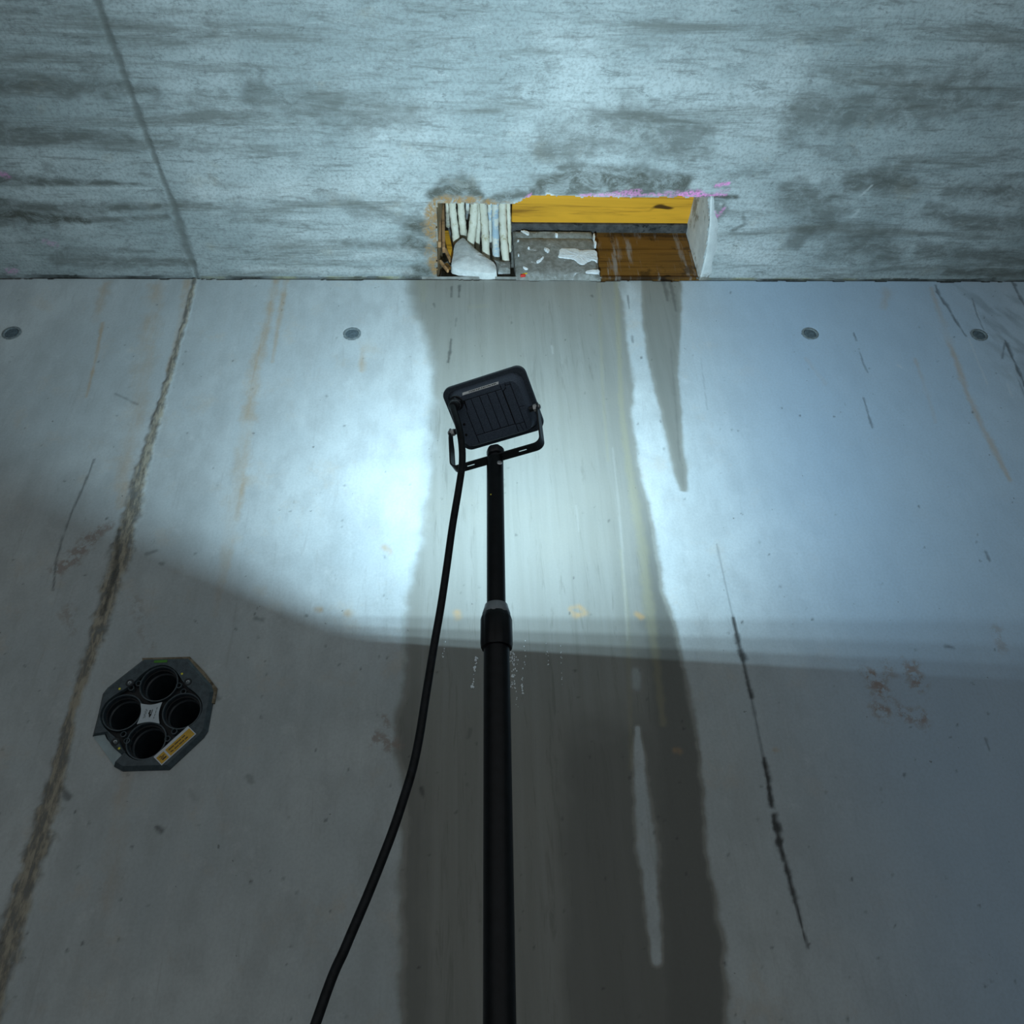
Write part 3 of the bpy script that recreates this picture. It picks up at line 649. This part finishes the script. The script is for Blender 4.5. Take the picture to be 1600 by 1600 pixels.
def slat(px, Y, w, th, mat, name, lab, grp=None):
    a, b = onY(*Z1(*px[0]), Y), onY(*Z1(*px[1]), Y); d = b - a; Ln = np.linalg.norm(d); d = d / Ln
    s = np.cross(d, [0, 1, 0]); s /= np.linalg.norm(s); n_ = np.cross(s, d)
    o = obj(name, xf(bbox(-w / 2, w / 2, -th / 2, th / 2, 0, Ln, min(w, th) * .18), a, s, n_, d), M[mat], None, loc=tuple((a + b) / 2)); tag(o, lab, 'wood piece', grp); return o
slat(((405, 150), (415, 830)), 1.575, .0105, .02, 'splint', 'wood_strip', 'reddish upright wooden strip at the broken edge of the pocket')
slat(((458, 150), (475, 900)), 1.585, .0095, .02, 'splint', 'wood_strip', 'orange upright wooden strip next to the foam rods')
slat(((425, 1050), (535, 1190)), 1.640, .007, .012, 'splint', 'wood_splinter', 'pale splinter slanting down below the two strips')
slat(((505, 640), (590, 1040)), 1.672, .018, .010, 'yellow', 'wood_splinter', 'yellow painted splinter beside the mortar lump')
slat(((490, 880), (575, 1060)), 1.662, .010, .008, 'splint', 'wood_splinter', 'orange splinter in front of the yellow painted splinter')
slat(((500, 1090), (560, 1160)), 1.650, .014, .010, 'brown', 'wood_chip', 'brown wood chip at the foot of the mortar lump')
pr = onY(817, 431, 1.640); sc = empty('plastic_scrap', pr); tag(sc, 'tiny red and yellow plastic scrap under the concrete block', 'scrap')
obj('red_piece', xf(bbox(-.008, .008, -.005, .003, -.004, .004, .0015), pr, (1, 0, .15), (0, 1, 0), (-.15, 0, 1)), M['red'], sc)
obj('yellow_piece', xf(bbox(.000, .016, -.004, .004, .003, .008, .0012), pr, (1, 0, .25), (0, 1, 0), (-.25, 0, 1)), M['yel'], sc)

# ------------------------------------------------------------------ tie holes
tie_lab = ['round dark tie hole plug beside the rust streaks left of the pour joint', 'round blue-grey tie hole plug above the small orange rust spot', 'round dark tie hole plug in the clean concrete tinted with bluish lamp light', 'round dark tie hole plug beside the black scratches']
for p, lb in zip(tie_pts, tie_lab):
    e = empty('tie_hole_plug', (p[0], D + .004, p[2])); tag(e, lb, 'tie hole plug', 'tie hole plugs in the concrete wall')
    fr = ((p[0], D, p[2]), (1, 0, 0), (0, 0, 1), (0, -1, 0))
    obj('collar', xf(loft([circ(.026, -.010, 28), circ(.0260, .0006, 28), circ(.0250, .0010, 28), circ(.0195, .0006, 28), circ(.0185, -.004, 28)], False, False), *fr), M['plugrim'], e, True)
    obj('plug', xf(lathe([(.019, -.012), (.0185, -.0018), (.016, -.0008), (.008, -.0012), (.001, -.0014)], 24), *fr), M['plug'], e, True)

# ------------------------------------------------------------------ pipe sleeve with four ducts
ds = empty('pipe_sleeve', tuple(DUCT)); tag(ds, 'octagonal black plastic pipe sleeve with four round ducts set in the wall', 'pipe sleeve')
FR = ((DUCT[0], D, DUCT[2]), (.001, 0, 0), (0, 0, .001), (0, -.001, 0))   # local mm: x right, y up, z towards the room
def prism2(poly, z0, z1, bev=0):
    c = (sum(p[0] for p in poly) / len(poly), sum(p[1] for p in poly) / len(poly))
    rings = [[(x, y, z0) for x, y in poly]]
    if bev:
        rings.append([(x, y, z1 - bev) for x, y in poly]); k = 1 - bev / 110
        rings.append([(c[0] + (x - c[0]) * k, c[1] + (y - c[1]) * k, z1) for x, y in poly])
    else: rings.append([(x, y, z1) for x, y in poly])
    return loft(rings)
PIPES = [(-1, 66), (59, 4), (-1, -58), (-63, 4)]
def ring_plate(outer, holes, z):
    """flat plate with holes (triangulated by bmesh), in local mm"""
    bm = bmesh.new(); loops = [outer] + holes; edges = []
    for lp_ in loops:
        vs_ = [bm.verts.new((x, y, z)) for x, y in lp_]; edges += [bm.edges.new((vs_[i], vs_[(i + 1) % len(vs_)])) for i in range(len(vs_))]
    bmesh.ops.triangle_fill(bm, use_beauty=True, edges=edges)
    bm.verts.ensure_lookup_table(); bm.faces.ensure_lookup_table()
    bm.verts.index_update()
    out = [tuple(v.co) for v in bm.verts], [tuple(v.index for v in f.verts) for f in bm.faces]; bm.free(); return out
c2 = lambda r, cx, cy, n=28: [(cx + r * math.cos(2 * math.pi * k / n), cy + r * math.sin(2 * math.pi * k / n)) for k in range(n)]
# grout lip at the upper right
GL = [(-50, 128), (52, 128.5), (90, 92), (123, 54), (123, 20), (116, 20), (116, 50), (86, 84), (48, 121), (-48, 121)]
obj('grout_lip', xf(loft([[(x, y, -6) for x, y in GL], [(x, y, 5) for x, y in GL]]), *FR), M['grout'], ds)
# pale plastic edge showing in the cut corner
FILM = [(-97, -30), (-114, -42), (-54, -108), (-40, -90), (-66, -66), (-84, -50)]
obj('pale_edge', xf(prism2(FILM, -8, 1.5), *FR), M['film'], ds)
# octagonal frame: outer outline with the cut corner, round opening
arc = [(98 * math.cos(math.radians(a)) + 1, 98 * math.sin(math.radians(a)) + 3) for a in range(246, 198, -8)]
OUT = [(-46, 126), (50, 126), (112, 62), (119, 46), (119, -40), (113, -53), (56, -118), (-36, -118), (-55, -108)] + arc + [(-113, -44), (-113, -4), (-115, 48), (-108, 62)]
HOLE_C = [(-2 + (93 + 11 * math.cos(4 * a)) * math.cos(a), 4 + (93 + 11 * math.cos(4 * a)) * math.sin(a)) for a in [2 * math.pi * k / 72 for k in range(72)]]
side = loft([[(x, y, -10) for x, y in OUT], [(x, y, 3) for x, y in OUT], [(x * .935, y * .935 + .1, 11) for x, y in OUT]], False, False)
O2 = [(x * .935, y * .935 + .1) for x, y in OUT]
front = ring_plate(O2, [HOLE_C], 11)
bore = loft([[(x, y, 11) for x, y in HOLE_C], [(x * .985, y * .985, 3) for x, y in HOLE_C]], False, False)
obj('frame', xf(join(side, front, bore), *FR), M['duct'], ds)
# web plate behind the frame, pierced by four pipes
obj('web_plate', xf(ring_plate(c2(108, -2, 4, 56), [c2(34, *p) for p in PIPES], -4), *FR), M['ductback'], ds)
for p in PIPES:
    pr_ = [(37.6, -12), (37.6, 5.5), (38.6, 6.2), (39.6, 5.5)]
    body = join(loft([circ(39.8, -12, 40, *p), circ(39.8, 5.2, 40, *p), circ(39.2, 6.4, 40, *p), circ(37.4, 6.4, 40, *p), circ(36.8, 5.0, 40, *p), circ(36.4, -22, 40, *p), circ(33.5, -24, 40, *p), circ(32.6, -23, 40, *p), circ(32.0, -26, 40, *p), circ(31.5, -240, 40, *p)], False, True))
    po = obj('pipe', xf(body, *FR), M['ductin'], ds, True)
    obj('pipe_rim', xf(loft([circ(40.2, 5.5, 40, *p), circ(40.0, 7.2, 40, *p), circ(38.2, 7.4, 40, *p), circ(37.6, 6.0, 40, *p)], False, False), *FR), M['duct'], po, True)
for (x, y) in [(-57, 58), (-44, 68), (42, 61), (54, 47), (-50, -43), (-40, -57), (41, -55), (52, -40)]:
    obj('guide_tube', xf(loft([circ(6.2, -6, 18, x, y), circ(6.2, 7.5, 18, x, y), circ(4.6, 8, 18, x, y), circ(4.2, -2, 18, x, y)], False, False), *FR), M['duct'], ds, True)
# star shaped centre label
SL = []
for (sx, sy), (ex, ey), c_ in (((-29, 22), (15, 24), PIPES[0]), ((15, 24), (19, -23), PIPES[1]), ((19, -23), (-27, -23), PIPES[2]), ((-27, -23), (-29, 22), PIPES[3])):
    for k in range(8):
        t = k / 8; x, y = sx + (ex - sx) * t, sy + (ey - sy) * t; v_ = np.array([-5 - x, 0 - y]); SL.append((x + v_[0] * .75 * t * (1 - t), y + v_[1] * .75 * t * (1 - t)))
lb_ = obj('centre_label', xf(prism2(SL, 7, 9), *FR), M['label'], ds)
def bar(cx, cy, w, h, ang, z0, z1):
    c, s = math.cos(ang), math.sin(ang)
    return loft([[(cx + c * x - s * y, cy + s * x + c * y, z) for x, y in ((-w / 2, -h / 2), (w / 2, -h / 2), (w / 2, h / 2), (-w / 2, h / 2))] for z in (z0, z1)])
# rotated print on the label: bold mark in the middle, fine lines on both sides
pr1 = [bar(-1.8, 1, 14, 1.6, math.radians(84), 9, 9.3), bar(-5.6, 5.4, 3.4, 2.6, .5, 9, 9.3), bar(-6, 1, 6, 3.4, math.radians(70), 9, 9.3), bar(-5, -4.5, 9, 2.4, math.radians(105), 9, 9.3), bar(-3.4, -4, 5.5, 2.2, math.radians(75), 9, 9.3)]
for x, segs in ((-15.5, ((8, 3), (3, 4), (-3, 5), (-9, 4))), (-13, ((6, 4), (0, 5), (-7, 6))), (6.2, ((10, 5), (3, 6), (-4, 5), (-10, 4)))):
    pr1 += [bar(x + .1 * y, y, ln, .9, math.radians(86), 9, 9.25) for y, ln in segs]
obj('print', xf(join(*pr1), *FR), M['print'], lb_)
# amber sticker across the lower right
sa, sb, sc_, sd = np.array([80, -31.]), np.array([98, -47.]), np.array([42.3, -112.]), np.array([23, -94.])
ax = (sa - sd) / np.linalg.norm(sa - sd); ay = (sd - sc_) / np.linalg.norm(sd - sc_); ctr = (sa + sb + sc_ + sd) / 4
LN = np.linalg.norm(sa - sd); HN = np.linalg.norm(sd - sc_); ang = math.atan2(ax[1], ax[0])
def sloc(u, v): q = ctr + ax * u + ay * v; return q[0], q[1]
def sbar(u, v, w, h, z0, z1): return bar(*sloc(u, v), w, h, ang, z0, z1)
st_ = obj('warning_sticker', xf(sbar(0, 0, LN, HN, 10, 11.6), *FR), M['stick'], ds); st_['label'] = 'white and amber sticker'
obj('amber_field', xf(sbar(LN * .13, -2.0, LN * .70, HN - 8, 11.6, 11.9), *FR), M['amber'], st_)
obj('amber_field', xf(sbar(-LN * .37, -2.0, LN * .21, HN - 8, 11.6, 11.9), *FR), M['amber'], st_)
tx = []
rr_ = random.Random(4)
for v_, words in ((1.6, (-17, 12, 15, 7)), (-5.2, (-17, 7, 9, 11, 7))):
    u = words[0]
    for w_ in words[1:]:
        k = 0
        while k < w_: g = rr_.uniform(1.0, 1.8); tx.append(sbar(u + k + g / 2 + LN * .03, v_ + rr_.uniform(-.3, .3), g * .8, rr_.uniform(2.0, 3.2), 11.9, 12.1)); k += g
        u += w_ + 2.6
for u, v_, w_, h_ in ((-LN * .40, 3.0, 5, 1.3), (-LN * .35, 0.6, 9, 1.6), (-LN * .38, -2.0, 8, 1.5), (-LN * .35, -5.4, 10, 3.0)): tx.append(sbar(u, v_, w_, h_, 11.9, 12.1))
obj('print', xf(join(*tx), *FR), M['print'], st_)
for (x, y) in [(-61, 68), (61, 67), (-61, -60)]:
    s_ = obj('screw_recess', xf(lathe([(8.5, 11.2), (8.0, 11.6), (5.6, 11.3), (5.4, 8)], 20, x, y, False, True), *FR), M['ductback'], ds, True)
    obj('screw', xf(lathe([(3.6, 9), (3.6, 11.8), (2.8, 12.6), (1.8, 12.4), (1.5, 11.0), (.2, 10.8)], 14, x, y, False, True), *FR), M['metal'], s_, True)
for (x, y) in [(-79, 55), (45, 86), (-50, -74)]:
    obj('paint_dot', xf(lathe([(2.6, 10.5), (2.4, 11.5), (1.2, 11.9)], 12, x, y), *FR), M['dot'], ds, True)
obj('green_tag', xf(bar(-6, 116, 28, 6, .02, 10, 11.6), *FR), M['green'], ds)

# ================================================================== work light on its pole
DP = 1.01; S = DP / 1.10                                  # horizontal distance of the pole
PB = onY(776, 715.5, DP); ptop = onY(773.5, 719, DP); pbot = onY(778.5, 1330, DP)
pdir = (pbot - ptop) / np.linalg.norm(pbot - ptop)
def pole_at(z): return ptop + pdir * ((ptop[2] - z) / -pdir[2])
foot = pole_at(.0)
wl = empty('work_light', tuple(foot)); tag(wl, 'black floodlight on a telescopic pole, turned towards the concrete wall', 'work light')
e1 = np.array([1., 0, 0]) - pdir * pdir[0]; e1 /= np.linalg.norm(e1); e2 = np.cross(-pdir, e1)
def pole_part(prof, n=32): return xf(lathe([(r * S, -h) for r, h in prof], n), ptop, e1, e2, -pdir)   # h measured down from the top
zc_t = onY(775, 951, DP)[2]; zc_b = onY(775.5, 1013, DP)[2]; ht, hb = ptop[2] - zc_t, ptop[2] - zc_b
total = np.linalg.norm(foot - ptop)
obj('upper_tube', pole_part([(.0142, -.002), (.0147, 0), (.0147, hb - .01)]), M['tubem'], wl, True)
obj('lower_tube', pole_part([(.0195, hb - .03), (.0195, total - .30)]), M['tubem'], wl, True)
# ribbed clamp collar
ringc = []
for r_, h_ in ((.0165, ht - .002), (.0215, ht + .012), (.0235, ht + .018), (.0235, hb - .006), (.0225, hb)):
    ringc.append([(S * (r_ + (.0009 if (k % 6) < 4 and r_ > .02 else 0)) * math.cos(2 * math.pi * k / 48), S * (r_ + (.0009 if (k % 6) < 4 and r_ > .02 else 0)) * math.sin(2 * math.pi * k / 48), -h_) for k in range(48)])
obj('clamp_collar', xf(loft(ringc), ptop, e1, e2, -pdir), M['tubem'], wl, True)
obj('collar_ring', pole_part([(.0150, ht - .006), (.0178, ht - .005), (.0200, ht + .003), (.0218, ht + .009), (.0205, ht + .012)], 36), M['clear'], wl, True)
# tripod below the frame
hubz = .34; hub = pole_at(hubz)
obj('tripod_hub', pole_part([(.022, total - hubz - .03), (.030, total - hubz - .02), (.030, total - hubz + .03), (.022, total - hubz + .04)]), M['black'], wl, True)
for k in range(3):
    a = math.radians(90 + 120 * k + 20); tip = foot + np.array([math.cos(a) * .42, math.sin(a) * .42 * .95, .012])
    lg = obj('leg', tube([hub + np.array([math.cos(a), math.sin(a), 0]) * .02, tip], .011, 10), M['tubem'], wl, True)
    obj('rubber_foot', tube([tip + np.array([0, 0, .02]), tip - np.array([0, 0, .010])], .014, 10), M['rubber'], lg, True)
# small bright screw and two yellow pin marks on the upper tube
q = onY(780.5, 722.5, DP - .0155 * S); obj('screw', xf(lathe([(.0042, 0), (.0040, .0016), (.0024, .0024), (.0020, .0012), (.0003, .001)], 14), q + np.array([0, .0015, 0]), (1, 0, 0), (0, 0, 1), (0, -1, 0)), M['metal'], wl, True)
for px in ((767, 772), (778, 772)):
    q = onY(*px, DP - .0142 * S); obj('pin', xf(lathe([(.0012, 0), (.0010, .0012)], 8), q + np.array([0, .0016, 0]), (1, 0, 0), (0, 0, 1), (0, -1, 0)), M['dot'], wl)

# lamp head frame: r along the bracket bar, v up the face, n out of the glass
ya, ti = .4190, 1.0505
r = np.array([math.cos(ya), -math.sin(ya), 0]); n0 = np.array([math.sin(ya), math.cos(ya), 0]); up = np.array([0, 0, 1.])
n = math.cos(ti) * n0 + math.sin(ti) * up; v = math.cos(ti) * up - math.sin(ti) * n0
c = PB + (r * -.00135 + n0 * -.0029 + up * .11414) * S
mm = .001 * S
HF = (c, r * mm, v * mm, n * mm)                           # local mm in the head
WB, HB = 162, 127
hs = obj('housing', xf(loft([rrect(66 * 2, 96, 18, -33, cx=1, cy=1), rrect(67.5 * 2, 99, 19, -31.5, cx=1, cy=1), rrect(142, 108, 20, -9, cx=1, cy=.5), rrect(144, 110, 20, -5, cx=1, cy=.5)], True, False), *HF), M['house'], wl, True)
bz = loft([rrect(WB - 18, HB - 17, 14, -6), rrect(WB - 2, HB - 2, 16, -5.4), rrect(WB, HB, 17, -3.5), rrect(WB, HB, 17, 4), rrect(WB - 2, HB - 2, 16, 6), rrect(WB - 14, HB - 12, 12, 6), rrect(WB - 14, HB - 12, 12, 3), rrect(132, 98, 10, -17)], False, True)
obj('bezel', xf(bz, *HF), M['houseedge'], wl, True)
led = obj('lamp_board', xf(loft([rrect(60, 44, 4, -17.2), rrect(60, 44, 4, -16.2)]), *HF), M['refl'], wl)
# raised rear panels separated by grooves
def panel(poly, z0=-32.8, z1=-35.0, mat='house', name='rear_panel'):
    k = .7; cx = sum(p[0] for p in poly) / len(poly); cy = sum(p[1] for p in poly) / len(poly)
    ins = [(x - math.copysign(min(k, abs(x - cx)), x - cx), y - math.copysign(min(k, abs(y - cy)), y - cy)) for x, y in poly]
    return obj(name, xf(loft([[(x, y, z0) for x, y in poly], [(x, y, z1 + .5) for x, y in poly], [(x, y, z1) for x, y in ins]]), *HF), M[mat], hs)
obj('groove_plate', xf(loft([rrect(126, 90, 14, -32.5, cx=2, cy=1), rrect(126, 90, 14, -33.6, cx=2, cy=1)]), *HF), M['groove'], hs)
edges_x = [-36.5, -22.6, -6.2, 9.5, 25.3, 37.4]
for i in range(5):
    xa, xb = edges_x[i] + .6, edges_x[i + 1] - .6
    if i == 0: panel([(-34.5, 39), (xb, 39), (xb, -28.4), (-38.2, -28.4), (-38.2, 18), (-36.0, 24)])
    else: panel([(xa, 39), (xb, 39), (xb, -28.4), (xa, -28.4)])
panel([(-62, 40.2), (-44, 40.2), (-37.8, 34), (-37.6, 22), (-39.6, 16), (-39.6, -46), (-48, -46), (-58, -46), (-63, -38)])                       # left margin
panel([(-50, 49.4), (36.2, 49.4), (36.2, 40.2), (-42, 40.2), (-50, 44)])                                                                        # top margin
panel([(-38.2, -29.8), (37.8, -29.8), (37.8, -46.5), (-38.2, -46.5)])                                                                            # bottom margin
panel([(38.8, 36), (45, 40.5), (45, 49.4), (37.6, 49.4), (37.6, 38)])
panel([(39.0, 34.5), (45.8, 39), (46.0, 43), (54.6, 43), (54.6, -30), (46, -30), (39.0, -29)])
panel([(46.8, 44.2), (54.6, 44.2), (54.6, 49.6), (47.6, 49.6)])
panel([(55.8, 49.6), (62, 47.6), (66, 42), (66, -.6), (55.8, -.6)])
panel([(55.8, -1.8), (66, -1.8), (66, -40), (62, -45.6), (55.8, -46.5)])
panel([(39.0, -30.4), (45.4, -31.4), (48.0, -44), (45.4, -46.5), (39.0, -46.5)]); panel([(46.6, -31.2), (54.6, -31.2), (54.6, -46.5), (49.2, -46.5)])
# rating label on the upper slope, screws
lbp = loft([[(-35, 49.2, -33.0), (35, 49.2, -33.0), (35, 51.8, -27.5), (-35, 51.8, -27.5)], [(-35, 50.0, -34.2), (35, 50.0, -34.2), (35, 53.0, -27.9), (-35, 53.0, -27.9)]])
rl = obj('rating_label', xf(lbp, *HF), M['silver'], hs)
tp = []
for k in range(16):
    x = -22 + k * 3.4; wq = 1.6 + .8 * ((k * 7) % 3) / 2
    tp.append(loft([[(x, 51.2, -31.9 - .35), (x + wq, 51.2, -31.9 - .35), (x + wq, 52.3, -29.7 - .35), (x, 52.3, -29.7 - .35)], [(x, 51.3, -32.2 - .35), (x + wq, 51.3, -32.2 - .35), (x + wq, 52.5, -29.8 - .35), (x, 52.5, -29.8 - .35)]]))
obj('print', xf(join(*tp), *HF), M['print'], rl)
for x, y in ((-52, -2), (-56, -22)):
    obj('housing_screw', xf(lathe([(2.4, -34.5), (2.4, -36.2), (1.4, -36.8)], 12, x, y), *HF), M['groove'], hs, True)
# cable gland
gx, gy = -51, 40
gl = obj('cable_gland', xf(join(lathe([(14, -32), (14, -35), (13, -36)], 28, gx, gy), lathe([(12, -36), (12.4, -37), (12.4, -44), (11.4, -45)], 6, gx, gy, a0=.3)), *HF), M['black'], wl, True)
obj('gland_nut', xf(lathe([(9.6, -45), (10.2, -46), (10.2, -53), (9.0, -55), (7.2, -55.4)], 24, gx, gy), *HF), M['black'], gl, True)
obj('gland_ring', xf(lathe([(9.4, -45.4), (10.5, -46), (10.5, -46.8), (9.8, -47.2)], 24, gx, gy), *HF), M['clear'], gl, True)
# cable
def hp(x, y, z): return c + (r * x + v * y + n * z) * mm
g0 = hp(gx, gy, -50); g1 = hp(gx, gy, -60)
cpx = [(717, 668, 1.045), (721.5, 695, 1.045), (722, 725, 1.05), (717, 762, 1.055), (707, 822, 1.06), (697.5, 890, 1.065), (688.5, 950, 1.068), (678, 1010, 1.07), (665, 1090, 1.07), (655.5, 1150, 1.07), (645, 1200, 1.07), (630, 1250, 1.07), (615, 1295, 1.07), (600, 1335, 1.07), (574, 1400, 1.07), (540, 1480, 1.07), (500, 1580, 1.07)]
cp = [g0, g1] + [onY(x, y, Y * S) for x, y, Y in cpx]
last = cp[-1]
cp += [last + np.array([-.06, -.02, -.22]), np.array([last[0] - .12, last[1] - .05, .35]), np.array([last[0] - .2, last[1] - .12, .06]), np.array([last[0] - .36, last[1] - .25, .0075]), np.array([last[0] - .9, last[1] - .6, .0072])]
cb = obj('power_cable', tube(catmull(cp, 8), .0060 * S, 14), M['rubber'], wl, True)
# bracket: flat strip bent to a U, with slots in the bar
bw, th = .020 * S, .0028 * S
def strip(path, w, th_):
    """flat strip swept along a path in the (r, up) plane; width along n0"""
    rings = []
    for i, (x, z, sh, ww) in enumerate(path):
        a = path[max(i - 1, 0)]; b = path[min(i + 1, len(path) - 1)]; tx_, tz_ = b[0] - a[0], b[1] - a[1]; l_ = math.hypot(tx_, tz_); nx, nz = -tz_ / l_, tx_ / l_
        P_ = PB + r * x + up * z + n0 * sh
        rings.append([tuple(P_ + n0 * s * ww / 2 + (r * nx + up * nz) * t * th_ / 2) for s, t in ((-1, -1), (1, -1), (1, 1), (-1, 1))])
    return loft(rings)
piv = (r * 1 * 0, )
pz = .0815 * S; psh = -.008 * S; Xa = .0855 * S
def arm(s):
    pts = [(s * .062 * S, 0, 0, bw)]
    for k in range(7):
        a = math.radians(90 * k / 6); pts.append((s * (Xa - .012 + .012 * math.sin(a)), .012 - .012 * math.cos(a), 0, bw))
    pts += [(s * Xa, .05 * S, psh * .5, bw * .95), (s * Xa, .066 * S, psh * .85, bw * .8), (s * Xa, pz + .004, psh, bw * .52), (s * Xa, pz + .008, psh, bw * .3)]
    return strip(pts, bw, th)
# bar with two slots: rails and bridges
bars = []
for x0_, x1_, s0, s1 in ((-.063, -.057, -1, 1), (-.042, .042, -1, 1), (.057, .063, -1, 1), (-.058, -.041, .25, 1), (-.058, -.041, -1, -.25), (.041, .058, .25, 1), (.041, .058, -1, -.25)):
    bars.append(xf(box(x0_ * S, x1_ * S, s0 * bw / 2, s1 * bw / 2, -th / 2, th / 2), PB, r, n0, up))
bk = obj('bracket', join(arm(-1), arm(1), *bars), M['black'], wl)
for s in (-1, 1):
    P_ = PB + r * s * (Xa + .0012) + up * pz + n0 * psh
    nut = PB + r * s * (Xa - .0075) + up * pz + n0 * psh
    obj('pivot_nut', xf(lathe([(.0040, 0), (.0062, .0006), (.0062, .0050), (.0050, .0062)], 6), nut, n0, up, r * s), M['zinc'], bk)
    o = obj('pivot_screw', xf(lathe([(.0048, 0), (.0050, .0012), (.0036, .0030), (.0018, .0036)], 14), P_, n0, up, r * s), M['metal'], bk, True)
    P2 = PB + r * s * .070 * S + up * pz + n0 * psh
    obj('pivot_boss', xf(lathe([(.0050, 0), (.0050, .0105)], 16), P2, n0, up, r * s), M['black'], bk, True)
    obj('washer', xf(lathe([(.0062, -.0034), (.0062, -.0015)], 16), P_, n0, up, r * s), M['metal'], bk, True)
# knob that bolts the bracket to the pole
kn = []
for r_, z_ in ((.0095, -.004), (.0095, .0035), (.0138, .0045), (.0148, .008), (.0148, .015), (.0120, .020), (.0060, .0225)):
    kn.append([(S * (r_ + (.0010 if k % 4 < 2 else 0)) * math.cos(2 * math.pi * k / 24), S * (r_ + (.0010 if k % 4 < 2 else 0)) * math.sin(2 * math.pi * k / 24), z_ * S) for k in range(24)])
obj('bolt_knob', xf(loft(kn), PB + up * .001 + np.array([ptop[0] - PB[0], 0, 0]) * .6, r, n0, up), M['black'], wl, True)
# the LED rows that light the wall
NR = 4
for k in range(NR):
    ld = bpy.data.lights.new('led_row', 'AREA'); ld.shape = 'RECTANGLE'; ld.size = .036 * S; ld.size_y = .003 * S; ld.energy = LAMP_W / NR; ld.color = LAMP_COL
    lo = bpy.data.objects.new('led_row', ld); COL.objects.link(lo)
    pos = hp(0, -12 + 24 * k / (NR - 1), -15.8)
    lo.parent = wl; lo.matrix_parent_inverse = Matrix.Translation(wl.location).inverted()
    lo.matrix_basis = Matrix([[r[0], -v[0], -n[0], pos[0]], [r[1], -v[1], -n[1], pos[1]], [r[2], -v[2], -n[2], pos[2]], [0, 0, 0, 1]])

# ------------------------------------------------------------------ water drops on the wall, their sparkle put in as white colour
bm = bmesh.new(); rr_ = random.Random(11)
def drops(pts, n_, sx, s0, s1):
    for _ in range(n_):
        t = rr_.random() * (len(pts) - 1); i = min(int(t), len(pts) - 2); f = t - i
        x = pts[i][0] + (pts[i + 1][0] - pts[i][0]) * f + rr_.gauss(0, sx); y = pts[i][1] + (pts[i + 1][1] - pts[i][1]) * f
        p = onY(x, y, D - .0005); s = rr_.uniform(s0, s1) * 1.35
        bmesh.ops.create_icosphere(bm, subdivisions=1, radius=s, matrix=Matrix.Translation(p) @ Matrix.Diagonal((1, .7, 1.5, 1)))
drops([(745, 1024), (742, 1045), (738, 1074)], 26, .9, .0008, .0022); drops([(799, 1018), (803, 1040), (802, 1076)], 60, 3.0, .0006, .0014)
drops([(820, 1000), (819, 1040), (815, 1075), (818, 1085)], 26, .8, .0006, .0014); drops([(852, 990), (857, 1040)], 10, 1, .0005, .001); drops([(876, 1000), (878, 1075)], 10, 1, .0005, .0011); drops([(696, 995), (692, 1030)], 8, 1, .0005, .0011); drops([(806, 1080), (808, 1105)], 5, 1, .0005, .0011)
me = bpy.data.meshes.new('water_drops'); bm.to_mesh(me); bm.free(); me.shade_smooth(); me.materials.append(M['drop'])
wd = bpy.data.objects.new('water_drops', me); COL.objects.link(wd); tag(wd, 'trickles of water drops coloured white to glitter on the stained wall behind the pole', 'water drops', kind='stuff')
